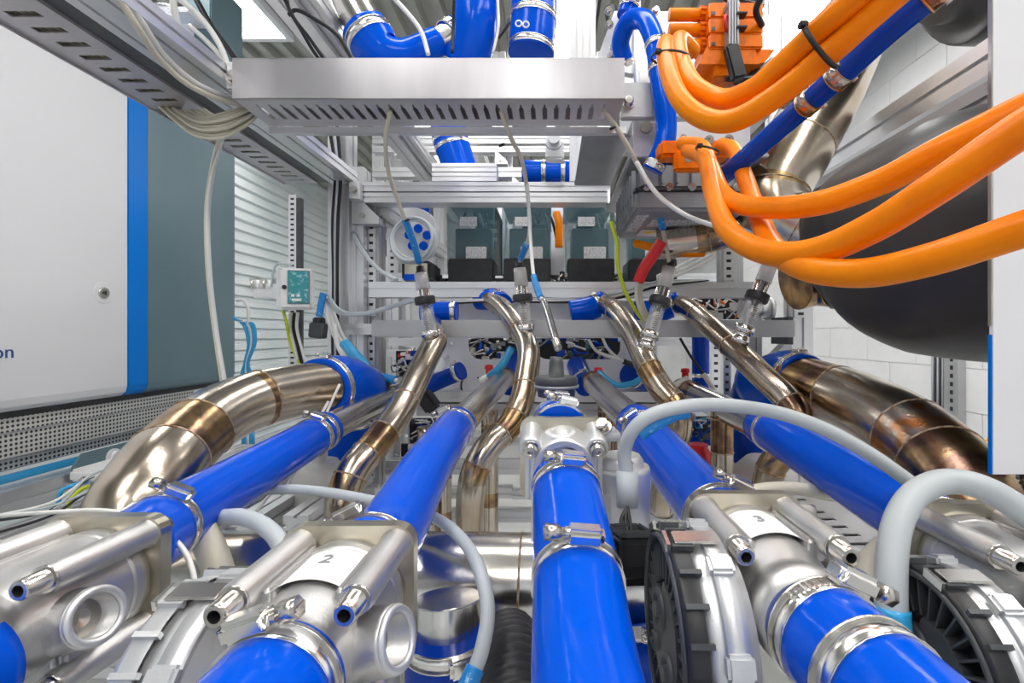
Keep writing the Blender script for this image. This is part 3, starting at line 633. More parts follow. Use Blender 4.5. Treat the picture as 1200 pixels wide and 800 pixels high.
# orange high voltage cables
def orange(path, r, label): return cable('orange_power_cable', path, r, 'orange', label, 'cable', seg=18, n=10)
orange([(812, 60, .74), (797, 46, .70), (797, 66, .66), (812, 98, .61), (845, 116, .57), (880, 106, .53), (912, 80, .50), (951, 43, .47), (995, 4, .44), (1060, -54, .41)], .0118, 'upper of the two thick orange cables looping from the top right down to the connector')
orange([(790, 60, .72), (780, 52, .68), (783, 82, .63), (797, 116, .59), (824, 138, .56), (860, 141, .53), (912, 111, .50), (972, 62, .465), (1019, 20, .44), (1090, -42, .41)], .0124, 'lower of the two thick orange cables looping from the top right down to the connector')
orange([(800, 168, .82), (822, 172, .76), (833, 196, .70), (848, 228, .62), (880, 242, .55), (950, 240, .47), (1030, 214, .42), (1100, 178, .385), (1200, 128, .36), (1290, 90, .34)], .0118, 'upper right orange cable, topmost where the three cross the black duct')
orange([(806, 176, .80), (826, 186, .72), (836, 226, .63), (852, 268, .55), (892, 294, .49), (950, 296, .43), (1020, 268, .38), (1100, 218, .34), (1200, 150, .31), (1290, 100, .29)], .0125, 'middle orange cable, thickest where the three cross the black duct')
orange([(845, 170, .80), (860, 176, .76), (872, 206, .68), (888, 252, .58), (908, 292, .50), (945, 314, .43), (1010, 320, .38), (1090, 304, .335), (1200, 268, .30), (1290, 240, .28)], .0118, 'lowest orange cable crossing the black duct')
orange([(745, 285, 1.2), (770, 291, 1.15), (800, 296, 1.1), (825, 296, 1.1)], .010, 'short orange cable under the grey inverter housing')
o = G().tube(PP([(652, 250, 1.62), (655, 262, 1.6), (655, 290, 1.6)]), .013, 12, 8).build('orange_power_cable', 'orange', None, 'short orange cable behind the glass modules', 'cable')
# zip ties
def tie(x, y, Y, ax, r, label, w_=.004):
    g = G(); g.ring(P(x, y, Y), ax, r, w_, .0015, 24); c = P(x, y, Y); n = Vector((-.5, -.6, .6)); n = (n - Vector(ax).normalized() * n.dot(Vector(ax).normalized())).normalized()
    g.box(c + n * (r + .002), (.008, .007, .006), None, .001); g.build('zip_tie', 'black', None, label, 'cable tie')
tie(962, 53, .468, P(1007, 12, .44) - P(912, 96, .50), .0262, 'black cable tie round the pair of thick orange cables', .0048)
tie(786, 68, .66, Vector((.1, -.2, 1)), .026, 'thin black cable tie at the top of the orange cable loop', .003)
tie(829, 176, .72, Vector((.3, -.2, 1)), .017, 'black tie where the orange cables leave the lower connector', .003)
# ------------------------------------------------------------------ throttle valves
def rrect(w_, h_, r, n=5):
    out = []
    for cx, cz, a0 in ((w_ / 2 - r, h_ / 2 - r, 0), (-w_ / 2 + r, h_ / 2 - r, 90), (-w_ / 2 + r, -h_ / 2 + r, 180), (w_ / 2 - r, -h_ / 2 + r, 270)):
        for k in range(n + 1):
            a = math.radians(a0 + 90 * k / n); out.append((cx + r * math.cos(a), cz + r * math.sin(a)))
    return out
def circ(cx, cz, r, n=24): return [(cx + r * math.cos(2 * PI * k / n), cz + r * math.sin(2 * PI * k / n)) for k in range(n)]
def valve(loc, rot, label, side, number=None, L=.115, actuator=None, port=1, fm='machined', dark=False):
    """local frame: y = 0 at the rear flange, the barrel runs towards -y; side = +1/-1 where the actuator sits"""
    t = thing('throttle_valve', loc, label, 'valve')
    Mx = Matrix.Translation(Vector(loc)) @ rot
    N = lambda: G(Mx)
    body_m = 'cast'
    g = N(); g.plate(rrect(.094, .098, .014), [circ(0, 0, .022)], (0, 0, 0), XA, ZA, Vector((0, -1, 0)), .011); g.build('flange', fm, t)
    g = N(); g.lathe((0, -.011, 0), (0, -1, 0), [(0, .022), (0, .040), (.008, .041), (.018, .038), (.03, .037), (.055, .0365), (.066, .035), (.078, .031), (L - .03, .0305), (L - .028, .0325), (L - .018, .0325), (L - .016, .0305), (L - .012, .028), (L - .012, .024)], 48)
    g.box((-.021, -.045, .031), (.006, .062, .012), None, .002, 0, 3); g.box((.021, -.045, .031), (.006, .062, .012), None, .002, 0, 3)
    g.torus((0, -.022, .0), (0, 1, 0), .036, .0045, 40, 10)
    g.box((0, -.05, -.03), (.07, .05, .03), None, .006, 0, 3)
    bd = g.build('body', body_m, t)
    for i in (-1, 1):
        for k in (-1, 1):
            x, z = i * .034, k * .0355
            g = N(); yl = -.085 if k > 0 else -.080
            g.lathe((x, -.008, z), (0, -1, 0), [(0, .0125), (.006, .0105), (-yl - .012, .0098), (-yl - .009, .0088), (-yl - .008, .0088), (-yl - .008, 0)], 24)
            if k > 0: g.box((x * .8, -.045, z * .82), (.012, .066, .014), None, .003)
            bo = g.build('bolt_boss', body_m, t)
            g = N(); y = yl
            g.lathe((x, y + .002, z), (0, -1, 0), [(0, .0088), (.003, .0088), (.003, .0068), (.016, .0066), (.0175, .0055), (.0175, .0036)], 24)
            g.lathe((x, y + .002, z), (0, -1, 0), [(.0175, .0036), (.0168, .0034), (.008, .0034), (.008, 0)], 6, 1); g.build('bolt', ['bolt', 'inkblk'], bo)  # socket walls coloured black for the shade inside
    for i in (-1, 1):
        g = N(); g.cyl((i * .034, .001, .0355), (i * .034, .009, .0355), .0075, 6); g.build('nut', 'bolt', t)
    if number:
        g = N(); rr = .0392
        rows = [[g.v((rr * math.sin(a_), y_, rr * math.cos(a_))) for a_ in [math.radians(-30 + 6 * k) for k in range(11)]] for y_ in (-.026, -.068)]
        for k in range(10): g.face([rows[0][k], rows[0][k + 1], rows[1][k + 1], rows[1][k]], 0, True)
        lb = g.build('number_label', 'label', t)
        T = text('number', number, .016, 'castgrey', (0, 0, 0), (0, 0, 0), lb, .0003)
        R4 = Mx @ Matrix.Translation((-.001, -.042, .0394)); off = Vector(loc)
        T.location = R4.translation - off; T.rotation_euler = (rot @ Matrix.Rotation(math.radians(0), 4, 'Z')).to_euler()
    # side port: an open round boss
    s = port
    g = N(); d = Vector((s, -.25, .28)).normalized(); a = Vector((s * .022, -.062, -.004))
    g.lathe(a, d, [(0, .021), (.016, .0195), (.030, .0190), (.033, .0185), (.033, .0130), (.016, .0125), (.016, 0)], 32)
    pb = g.build('sensor_port', body_m, t)
    g = N(); g.lathe(a, d, [(.0155, .0123), (.018, .0123), (.018, .006), (.0165, 0)], 24); g.build('port_plug', 'bolt', pb)
    g = N(); g.torus(a + d * .033, d, .0160, .0027, 32, 8); g.build('port_rim', 'castlt', pb)
    if actuator:
        s = side; cx = s * actuator[0]; y0 = actuator[1]; z0_ = actuator[2]; R = actuator[3]; face = actuator[4]
        c = Vector((cx, y0, z0_)); d = Vector((s, 0, 0))
        g = N(); g.lathe(c, d, [(-.014, R * .55), (-.012, R * .86), (-.004, R * .95), (-.004, R), (.010, R * 1.01), (.010, R * .96), (.012, R * .96), (.020, R * .95), (.020, R * .5)], 56)
        for q in range(8 if face == 'black' else 3):
            an = q * PI / (4 if face == 'black' else 3.2) + .5; e = Vector((0, math.cos(an), math.sin(an))); f_ = Vector((0, -math.sin(an), math.cos(an)))
            g.box(c + e * R * 1.01 + d * .004, (.016, .014, .008), (d, f_, e), .002)
        hs = g.build('actuator_housing', 'castlt', t)
        g = N(); c2 = c + d * .020
        g.lathe(c2, d, [(0, R * .98), (.010, R * .98), (.013, R * .95), (.013, R * .86), (.004, R * .84), (.004, 0)], 64)
        cv = g.build('actuator_cover', 'black' if face == 'black' else 'castlt', t)
        # radial ribs of the cover
        first = True
        nr = 30
        for q in range(nr):
            an = 2 * PI * q / nr; e = Vector((0, math.cos(an), math.sin(an))); f_ = Vector((0, -math.sin(an), math.cos(an)))
            g = N(); g.box(c2 + e * R * .68 + d * .0075, (.009, .0016, R * .36), (d, f_, e), 0); g.build('cooling_rib', 'blackmid' if face == 'black' else 'castlt', cv)
        g = N(); c3 = c2 + d * .004
        out = [(R * .56 * math.cos(a_), R * .56 * math.sin(a_)) for a_ in [math.radians(150 + 10 * k) for k in range(22)]] + [(R * .62, R * .28), (R * .1, R * .3), (0, R * .5), (-R * .28, R * .46)]
        g.extr(out, c3, c3 + d * .009, YA, ZA)
        pl = g.build('cover_plate', 'blackmid' if face == 'black' else 'castlt', cv)
        g = N()
        for (u_, v_, r_) in ((.12, .16, .20), (-.25, -.25, .18), (.35, -.3, .1)):
            g.lathe(c3 + Vector((0, u_ * R, v_ * R)) + d * .008, d, [(0, r_ * R), (.003, r_ * R), (.004, r_ * R * .85), (.002, r_ * R * .55), (.002, r_ * R * .4), (.005, r_ * R * .35), (.005, 0)], 24)
        g.build('hub_ring', 'blackmid' if face == 'black' else 'castlt', cv)
        g = N(); g.torus(c2 + d * .013, d, R * .905, .0022, 64, 6); 
        for q in range(22):
            an = 2 * PI * (q + .5) / 22; e = Vector((0, math.cos(an), math.sin(an))); f_ = Vector((0, -math.sin(an), math.cos(an)))
            g.box(c2 + e * R * 1.0 + d * .004, (.014, .003, R * .06), (d, f_, e), 0)
        g.build('rim', 'blackmid' if face == 'black' else 'castlt', cv)
        # metal spring clips over the rim
        for an in (1.05, 1.75):
            e = Vector((0, math.cos(an), math.sin(an))); f_ = Vector((0, -math.sin(an), math.cos(an)))
            g = N(); g.box(c + e * (R * 1.035) + d * .014, (.030, .014, .002), (d, f_, e), .0008); g.box(c2 + e * R * .99 + d * .0135, (.0025, .017, R * .09), (d, f_, e), 0)
            g.build('spring_clip', 'zinc', hs)
    return t
def rotz(a, b=0, r=0): return Matrix.Rotation(math.radians(a), 4, 'Z') @ Matrix.Rotation(math.radians(b), 4, 'X') @ Matrix.Rotation(math.radians(r), 4, 'Y')
v1 = valve(P(132, 672, .385), rotz(0, -2), 'leftmost cast valve with a blurred grey barrel and open round port', -1, None, port=1, actuator=(.052, -.07, -.05, .06, 'grey'))
v2 = valve((-.145, .352, H - .186), rotz(1, -1), 'cast aluminium valve with the white label 2', -1, '2', port=1, actuator=(.052, -.055, -.035, .066, 'grey'))
v3 = valve((.164, .412, H - .183), rotz(-1, -1), 'cast aluminium valve with the white label 3 and black ribbed actuator disc', -1, '3', port=1, actuator=(.050, -.075, -.028, .070, 'black'))
v4 = valve(P(1118, 650, .425), rotz(-2, -1), 'rightmost valve with a large black ribbed actuator disc at the right edge', -1, None, port=1, actuator=(.056, -.085, -.042, .068, 'black'))
# label print on the black discs
# front hoses of the valves
def fhose(X, z, Y0, label, cl, dx=0): 
    return hose('coolant_hose', [(VX + (X + dx * .0) * F / Y0, VY - z * F / Y0, Y0), (VX + (X + dx * .5) * F / (Y0 - .05), VY - z * F / (Y0 - .05), Y0 - .05), (VX + (X + dx) * F / (Y0 - .11), VY - (z - .002) * F / (Y0 - .11), Y0 - .11)], .0325, label, 'blue', cl, seg=48)
fhose(-.143, -.186, .258, 'blue hose end clamped to the front of valve 2', [(.12, .013, (-.35, 0, 1), 1.3)], .0)
fhose(.166, -.185, .315, 'blue hose with wide steel bands on the front of valve 3', [(.24, .015, (.50, 0, 1), 1.35, True, True), (.62, .016, (-.6, 0, -1), 1.2, True, True)], .01)
fhose(-.345, -.197, .285, 'dark blue hose end at the lower left corner of the picture', [], -.0)

# centre valve: flange, two bolts, vertical open boss and cylindrical actuator
t = thing('mixing_valve', P(660, 560, .50), 'cast central valve with upright round boss and silver motor can on its right', 'valve')
c0 = P(660, 538, .50)
g = G(); g.plate(rrect(.092, .088, .012), [circ(0, 0, .02)], c0 + Vector((0, .020, -.002)), XA, ZA, Vector((0, -1, 0)), .009); g.build('flange', 'machined', t)
g = G(); g.lathe(c0 + Vector((0, .012, -.002)), -YA, [(0, .036), (.02, .034), (.034, .030), (.05, .0295), (.05, .024)], 40); g.box(c0 + Vector((0, -.008, -.012)), (.078, .03, .058), None, .006, 0, 3); g.build('body', 'castlt', t)
g = G(); g.lathe(c0 + Vector((-.003, -.004, -.01)), Vector((0, -.12, 1)), [(0, .018), (.040, .0165), (.041, .0155), (.041, .0105), (.030, .0100), (.030, 0)], 32); g.build('upright_boss', 'castlt', t)
for q in (-1, 1):
    a = c0 + Vector((q * .033, .014, .026)); g = G(); d = Vector((0, -1, -.22)).normalized()
    g.lathe(a, d, [(0, .012), (.026, .011), (.040, .0115), (.042, .0105), (.042, 0)], 24); bo = g.build('bolt_boss', 'castlt', t)
    g = G(); g.lathe(a + d * .042, d, [(0, .009), (.002, .009), (.002, .0066), (.009, .0062), (.009, .003), (.004, .003), (.004, 0)], 20); g.build('bolt', 'bolt', bo)
g = G(); a = P(728, 545, .52); g.lathe(a, Vector((0, 0, -1)), [(-.012, 0), (-.012, .020), (-.006, .024), (0, .024), (0, .030), (.004, .031), (.075, .031), (.08, .029), (.10, .026), (.10, 0)], 40); g.build('motor_can', 'castlt', t)
g = G(); g.box(P(698, 590, .51), (.06, .035, .045), None, .008, 0, 3); g.box(P(634, 585, .51), (.02, .04, .09), None, .006, 0, 3); g.box(P(706, 508, .515), (.036, .03, .012), None, .004); g.build('bracket_casting', 'castlt', t)
g = G(); bolt(g, P(708, 503, .50), Vector((-.3, -.6, .8)), .006, .012); g.build('bolt', 'bolt', t)
g = G(); g.box(P(737, 555, .49), (.008, .02, .03), None, .003); g.build('wire_clip', 'zinc', t)

# black plug hanging below the grey sensor
t = thing('connector_plug', P(740, 650, .42), 'black rectangular connector plug hanging beside the centre hose', 'connector')
c = P(739, 648, .42)
ax = rotz(12, -8, 4); g = G(Matrix.Translation(c) @ ax)
g.box((0, 0, 0), (.030, .030, .034), None, .002); g.box((0, -.016, .003), (.024, .003, .02), None, .001); g.box((-.017, 0, .004), (.004, .018, .012), None, .001); g.box((.017, 0, -.002), (.004, .018, .008), None, .001)
g.box((0, 0, -.02), (.022, .022, .008), None, .002); g.build('housing', 'black', t)
g = G(Matrix.Translation(c) @ ax)
for i in (-1, 1): g.box((i * .0135, 0, .019), (.003, .03, .006), None, .001); g.box((0, i * .0135, .019), (.024, .003, .006), None, .001)
g.build('rim', 'blackmid', t)
for k in range(3):
    g = G(); q = k - 1; g.tube([P(735, 594, .45), P(733 + q * 5, 610, .44), P(737 + q * 4, 628, .43), c + Vector((q * .006, 0, .016))], .0019, 8); g.build('plug_wire', 'cblack', t)

# black thermowell cap at the head of the centre hose
t = thing('thermowell', P(651, 430, .72), 'round black cap with stem where the thin probe enters the centre hose', 'fitting')
a = P(652, 464, .67)
g = G(); g.lathe(a, ZA, [(0, .026), (.012, .027), (.014, .030), (.026, .030), (.028, .027), (.028, .011), (.048, .010), (.055, .007), (.055, 0)], 32); g.build('cap', 'blackmid', t)
g = G(); g.lathe(a + ZA * .012, ZA, [(0, .0285), (0, .0315), (.004, .0315), (.004, .0285)], 32); g.build('cap_rim', 'castgrey', t)

# ------------------------------------------------------------------ clear flow meters
def flowmeter(top, ring, bot, label, r=.0165):
    a, m_, b = P(*top), P(*ring), P(*bot); d = (b - a).normalized(); L = (b - a).length; lr = (m_ - a).length
    t = thing('flow_meter', b, label, 'flow meter')
    G().lathe(a, d, [(-.012, 0), (-.012, r * .55), (0, r * .6), (0, r * .72), (.004, r * .75), (.004, 0)], 20).build('cap', 'black', t)
    g = G(); g.lathe(a, d, [(.004, r * .80), (.004, r * .95), (lr * .62, r * 1.0), (lr * .62, r * .8)], 24); g.build('sensor_head', 'smoke', t); g = G(); g.cyl(a + d * .004, a + d * lr * .6, r * .5, 12)
    for k in range(3): g.torus(a + d * lr * (.2 + .15 * k), d, r * .6, r * .12, 16, 6)
    g.build('inner_core', 'castlt', t)
    g = G(); g.lathe(a, d, [(lr * .62, 0), (lr * .62, r * .85), (lr * .92, r * .85), (lr * .92, r * 1.05), (lr, r * 1.05), (lr, 0)], 24)
    for k in range(10):
        an = 2 * PI * k / 10; u = perp(d); w_ = d.cross(u); e = u * math.cos(an) + w_ * math.sin(an); g.box(a + d * lr * .78 + e * r * .86, (lr * .28, .003, .002), (d, e.cross(d), e))
    g.build('ribbed_nut', 'zinc', t)
    G().lathe(a + d * lr, d, [(-.009, r * .8), (-.009, r * 1.38), (-.006, r * 1.45), (.006, r * 1.45), (.009, r * 1.38), (.009, r * .8)], 28).build('black_ring', 'rubber', t)
    g = G(); g.lathe(a, d, [(lr + .009, r * .88), (lr + .009, r * .98), (L * .82, r * 1.02), (L * .82, r * .9)], 28); g.build('clear_tube', 'clear', t)
    g = G(); g.cyl(a + d * lr, a + d * L * .86, r * .42, 14); g.lathe(a + d * (lr + L * .12), d, [(0, 0), (.004, r * .66), (.02, r * .6), (.02, 0)], 16); g.build('float_rod', 'steelc', t)
    g = G(); side = Vector((0, -1, .1)); side = (side - d * side.dot(d)).normalized(); tt = d.cross(side)
    for k in range(12): g.box(a + d * (lr + .014 + k * (L * .82 - lr - .02) / 12) + side * (r * 1.02), (.001, r * (.7 if k % 3 == 0 else .4), .0006), (d, tt, side))
    g.build('scale_marks', 'inkblk', t)
    g = G(); g.lathe(a, d, [(L * .80, r * .7), (L * .80, r * 1.28), (L * .88, r * 1.28), (L * .88, r * 1.05), (L * .94, r * 1.05), (L * .94, r * 1.2), (L, r * 1.2), (L, 0)], 8); g.build('union_nut', 'zinc', t)
flowmeter((493, 318, 1.12), (497, 352, 1.12), (506, 405, 1.12), 'clear flow meter tube on the leftmost bent pipe')
flowmeter((609, 312, 1.15), (611, 349, 1.15), (617, 398, 1.15), 'clear flow meter tube standing on the second bent pipe from the left')
flowmeter((785, 312, 1.08), (771, 351, 1.06), (757, 408, 1.05), 'clear flow meter tube leaning beside the red sleeve')
flowmeter((905, 302, 1.02), (888, 348, 1.02), (866, 402, 1.02), 'rightmost clear flow meter tube, leaning under the orange cables', .017)

# ------------------------------------------------------------------ cables with blue tags hanging from the cross tray
cable('sensor_cable', [(458, 128, .86), (452, 160, .88), (455, 200, .95), (468, 240, 1.02), (484, 282, 1.08), (492, 312, 1.12)], .0042, 'cbeige', 'beige sensor cable with blue tag dropping to the first flow meter', 'cable', [(.68, .97, 'bluetag')])
cable('sensor_cable', [(586, 128, .86), (598, 160, .90), (612, 190, .95), (619, 235, 1.02), (620, 275, 1.06), (609, 306, 1.14)], .0042, 'cbeige', 'beige sensor cable with blue tag dropping to the second flow meter', 'cable', [(.86, .98, 'bluetag')])
cable('sensor_cable', [(618, 215, .99), (621, 270, 1.0), (625, 320, .96), (632, 345, .9), (640, 360, .86), (654, 408, .76)], .0038, 'cwhite', 'pale probe cable with blue tag ending at the black cap', 'cable', [(.42, .66, 'bluetag'), (.72, 1, 'bolt')], sr=1.7)
cable('sensor_cable', [(708, 128, .86), (735, 170, .90), (758, 215, .95), (770, 240, 1.0), (778, 275, 1.05), (785, 310, 1.08)], .0045, 'cbeige', 'beige sensor cable with blue tag dropping to the third flow meter', 'cable', [(.55, .76, 'bluetag')])
cable('sensor_cable', [(746, 190, .90), (768, 225, .88), (800, 250, .86), (835, 264, .86), (870, 272, .88), (890, 285, .94), (905, 300, 1.02)], .0045, 'cwhite', 'pale sensor cable with blue tag crossing under the orange cables to the rightmost flow meter', 'cable', [(.66, .86, 'bluetag')])
g = G()
t = thing('cable_ties', P(716, 150, .86), 'small black ties on the hanging sensor cables', 'cable tie')
for x, y, Y in ((718, 150, .875), (752, 219, .91), (619, 243, 1.02), (588, 170, .9), (477, 258, 1.04)): G().ring(P(x, y, Y), Vector((.4, .3, -1)), .005, .004, .0012, 12).build('tie', 'black', t)
# single beige cable and the draped bundle at the long tray
cable('data_cable', [(128, -20, .62), (160, 30, .66), (186, 68, .72), (222, 100, .78), (262, 118, .84), (292, 124, .88)], .0046, 'cbeige', 'single beige cable running down over the overhead rail into the bundle', 'cable')
cable('data_cable', [(138, -20, .63), (168, 28, .67), (194, 66, .73), (230, 97, .79), (266, 113, .85), (294, 120, .89)], .0038, 'cwhite', 'thin pale cable beside the single beige cable on the overhead rail', 'cable')
for k in range(9):
    q = k / 8
    j = (k % 3) * .006
    cable('data_cable', [(186 + q * 22, 124 + q * 3, .93 + j), (204 + q * 16, 140 - q * 6, .90 + j), (228 + q * 8, 158 - q * 20, .86 + j), (256 + q * 2, 162 - q * 28, .85 + j), (280 + q * 5, 152 - q * 26, .87 + j), (302 - q * 4, 134 - q * 14, .90 + j), (306 - q * 5, 112, .95 + j)], .0031, 'cbeige',
          'beige cable in the loop draped between the long tray and the cross tray', 'cable', group='beige cables looped under the tray junction')
cable('data_cable', [(262, 157, 1.07), (250, 200, 1.2), (244, 250, 1.27), (246, 320, 1.27), (254, 390, 1.27), (264, 450, 1.25)], .0052, 'cwhite', 'thick pale cable hanging in front of the teal cabinet panel', 'cable')
cable('data_cable', [(258, 156, 1.06), (247, 200, 1.2), (241, 250, 1.28), (243, 320, 1.28), (251, 390, 1.28), (260, 450, 1.26)], .0036, 'cbeige', 'thinner pale cable beside the thick one in front of the teal panel', 'cable')

# grey cable arches in the foreground
cable('grey_cable', [(300, 574, .68), (360, 574, .67), (430, 585, .65), (490, 600, .62), (522, 614, .57), (553, 648, .50), (571, 705, .45), (565, 760, .42), (545, 810, .40)], .0068, 'cgrey', 'grey cable passing over hose 2 and curving down beside the centre hose', 'cable', [(.93, 1, 'bluetag')], seg=16, sr=1.25)
cable('grey_cable', [(735, 560, .47), (732, 528, .47), (745, 500, .46), (775, 482, .46), (830, 474, .47), (900, 481, .47), (960, 500, .46), (1020, 532, .46), (1085, 578, .46), (1140, 612, .46), (1185, 640, .46)], .0068, 'cgrey', 'long grey cable arching over the hoses right of centre, blue underneath', 'cable', seg=16)
g = G(); g.tube(PP([(748, 508, .465), (766, 496, .465), (790, 484, .47), (805, 481, .472)]), .0080, 12); tag(g.build('blue_tag', 'bluetag'), 'blue sleeve under the start of the long grey cable arch', 'sleeve')
g = G(); g.cyl(P(735, 552, .468), P(735, 594, .462), .0105, 20); tag(g.build('cable_gland', 'cgrey'), 'pale cylindrical cable gland above the black plug', 'gland')
cable('grey_cable', [(1048, 770, .34), (1044, 690, .35), (1050, 620, .37), (1072, 580, .39), (1110, 564, .40), (1160, 575, .39), (1230, 620, .37)], .0105, 'cgrey', 'thick grey cable arch at the right, standing up from the valve 3 hose', 'cable', [(0, .12, 'cyan')], seg=18, sr=1.15)
cable('grey_cable', [(255, 606, .52), (285, 606, .50), (312, 618, .48), (330, 640, .46), (332, 670, .45)], .0085, 'cgrey', 'short thick grey cable curving down left of valve 2', 'cable', seg=16)
cable('grey_cable', [(862, 590, .60), (885, 575, .62), (930, 572, .64), (975, 580, .66)], .0085, 'cbeige', 'beige cable lying behind valve 3 and the right blue hose', 'cable', seg=14)
cable('grey_cable', [(860, 600, .55), (900, 596, .57), (950, 600, .60)], .0085, 'cbeige', 'second beige cable just below the first behind valve 3', 'cable', seg=14)
cable('grey_cable', [(1040, 640, .5), (1022, 660, .5), (1018, 700, .48)], .013, 'cbeige', 'thick beige cable end between valve 3 and the right grey cable arch', 'cable', seg=14)
cable('grey_cable', [(236, 620, .5), (250, 650, .49), (262, 690, .48)], .014, 'cbeige', 'thick beige cable end between valve 1 and valve 2', 'cable', seg=14)
cable('thin_cable', [(0, 604, .55), (60, 600, .50), (120, 598, .48), (170, 608, .45), (212, 640, .42), (228, 680, .40), (222, 705, .40)], .0022, 'cwhite', 'thin pale wire hanging over the clamp of the far left blue hose', 'wire')
for i, (a, b, c_) in enumerate([((398, 450, .95), (370, 510, .9), (330, 580, .8)), ((385, 470, .9), (345, 540, .85), (300, 600, .75))]):
    cable('thin_cable', [a, b, c_], .0026, 'cwhite', ['white wire hanging below the left blue coupling, upper one', 'white wire hanging below the left blue coupling, lower one'][i], 'wire')
# corrugated black hoses
def corr(path, r, label):
    pts = spline(PP(path), 30); R = [r * (1 + .10 * math.sin(i * 1.05)) for i in range(len(pts))]
    return tag(G().sweep(pts, R, 20).build('corrugated_hose', 'rubber'), label, 'hose')
corr([(596, 745, .52), (600, 775, .47), (604, 830, .42)], .028, 'black corrugated hose at the bottom left of the centre hose')
corr([(1130, 560, .62), (1165, 566, .60), (1200, 584, .58), (1240, 600, .56)], .020, 'black corrugated hose at the right edge above valve 4')
corr([(1120, 535, .68), (1160, 548, .66), (1230, 560, .62)], .014, 'thinner black corrugated hose behind the other at the right edge')
# blue ends below the manifold
pipe('vertical_steel_pipe', [(524, 700, .52), (524, 730, .515), (524, 770, .51)], .037, 'short steel branch from the manifold pipe into the upright blue hose', 'pipe', (), (), ('steelc',))
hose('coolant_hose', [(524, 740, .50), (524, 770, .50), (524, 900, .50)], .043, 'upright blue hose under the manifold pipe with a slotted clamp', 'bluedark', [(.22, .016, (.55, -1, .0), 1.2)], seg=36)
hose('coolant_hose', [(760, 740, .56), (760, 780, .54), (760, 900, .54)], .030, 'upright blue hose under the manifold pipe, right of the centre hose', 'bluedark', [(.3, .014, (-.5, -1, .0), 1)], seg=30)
# ------------------------------------------------------------------ white back plate with oblong openings
def pxl(l, Y, o): return [((x - VX) * Y / F - o.x, H - (y - VY) * Y / F - o.z) for x, y in l]
BY = 1.46
def pill(x0, x1, y0, y1, Y, o, r=14, flat_top=True):
    pts = [(x0, y0), (x1, y0), (x1, y1 - r)]
    pts += [(x1 - r + r * math.cos(a), y1 - r + r * math.sin(a)) for a in [PI / 2 * k / 5 for k in range(6)]]
    pts += [(x0 + r + r * math.cos(a), y1 - r + r * math.sin(a)) for a in [PI / 2 + PI / 2 * k / 5 for k in range(6)]]
    return pxl(pts, Y, o)
o0 = P(640, 430, BY)
g = G(); g.plate(pxl([(518, 352), (762, 352), (762, 458), (518, 458)], BY, o0), [pill(549, 611, 396, 421, BY, o0), pill(628, 727, 396, 421, BY, o0)], o0, XA, ZA, YA, .004)
bp = g.build('back_plate', 'white', None, 'white metal back plate with dark oblong openings behind the flow meters', 'plate')
g = G()
for x, y in ((524, 418), (524, 432), (740, 410), (748, 430), (530, 402)): g.lathe(P(x, y, BY), -YA, [(0, .006), (.004, .005), (.004, 0)], 12)
g.build('rivet', 'bolt', bp)
for x, lab in ((552, 'black open hose clip on the white back plate, left'),):
    g = G(); c = P(x, 452, BY - .02)
    pts = [c + Vector((math.cos(a) * .030, 0, math.sin(a) * .034)) for a in [math.radians(130 + 10 * k) for k in range(29)]]
    g.sweep(pts, .0028, 8); tag(g.build('hose_clip', 'black'), lab, 'clip')
# machinery seen through the openings and gaps: one compact unit per place
def cluster(name, label, x0, x1, y0, y1, Y, n, seed, cols, dep=.12, cat='unit'):
    rnd = random.Random(seed); t = thing(name, P((x0 + x1) / 2, y1, Y + dep / 2), label, cat)
    a = P(x0, y1, Y + dep); b = P(x1, y0, Y + dep)
    G().box2((a.x, Y + dep, a.z), (b.x, Y + dep + .01, b.z)).build('back_board', 'black', t)
    for k in range(n):
        x = rnd.uniform(x0 + 2, x1 - 2); y = rnd.uniform(y0 + 1, y1 - 1); yy = Y + rnd.uniform(.01, dep - .02); c = P(x, y, yy); q = rnd.random(); m = rnd.choice(cols)
        if q < .4:
            g = G(); g.box(c, (rnd.uniform(.008, .03), rnd.uniform(.01, .03), rnd.uniform(.008, .03)), None, .0015); g.build('component', m, t)
        elif q < .65:
            d = Vector((rnd.uniform(-1, 1), rnd.uniform(-1, .3), rnd.uniform(-1, 1))).normalized(); g = G(); r = rnd.uniform(.003, .008)
            g.lathe(c, d, [(0, 0), (0, r), (.012, r), (.012, r * .7), (.026, r * .7), (.026, 0)], 12); g.build('fitting', m, t)
        else:
            g = G(); p = [c + Vector((rnd.uniform(-.05, .05), rnd.uniform(-.02, .02), rnd.uniform(-.03, .03))) * (1 if i else 0) for i in range(4)]
            p = [Vector((min(max(v.x, a.x), b.x), min(max(v.y, Y), Y + dep), min(max(v.z, a.z), b.z))) for v in p]
            g.tube(p, rnd.uniform(.0015, .0035), 6, 6); g.build('wire', m, t)
    return t
MX = ['black', 'blackmid', 'white', 'zinc', 'bluedark', 'castgrey', 'cwhite', 'cblack', 'steelc']
cluster('pump_unit', 'dark machinery visible through the left oblong opening of the back plate', 544, 616, 392, 426, 1.50, 38, 3, MX + ['cbeige', 'blue'])
cluster('pump_unit', 'dark machinery visible through the right oblong opening of the back plate', 622, 732, 392, 426, 1.50, 60, 4, MX + ['green', 'bluedark', 'bluedark'])
cluster('wiring_block', 'row of small dark connectors under the back plate, left half', 500, 600, 458, 469, 1.47, 34, 5, MX + ['blue'], .03)
cluster('wiring_block', 'row of small dark connectors under the back plate, right half', 690, 790, 458, 469, 1.47, 34, 6, MX + ['blue'], .03)
cluster('valve_block', 'tangle of fittings beside the leftmost bent pipe', 464, 504, 411, 442, 1.50, 40, 7, MX + ['red', 'bluedark'], .1)
cluster('valve_block', 'dark fittings below the crossbeam between the two blue hoses on the left', 480, 545, 490, 520, 1.5, 45, 8, MX, .1)
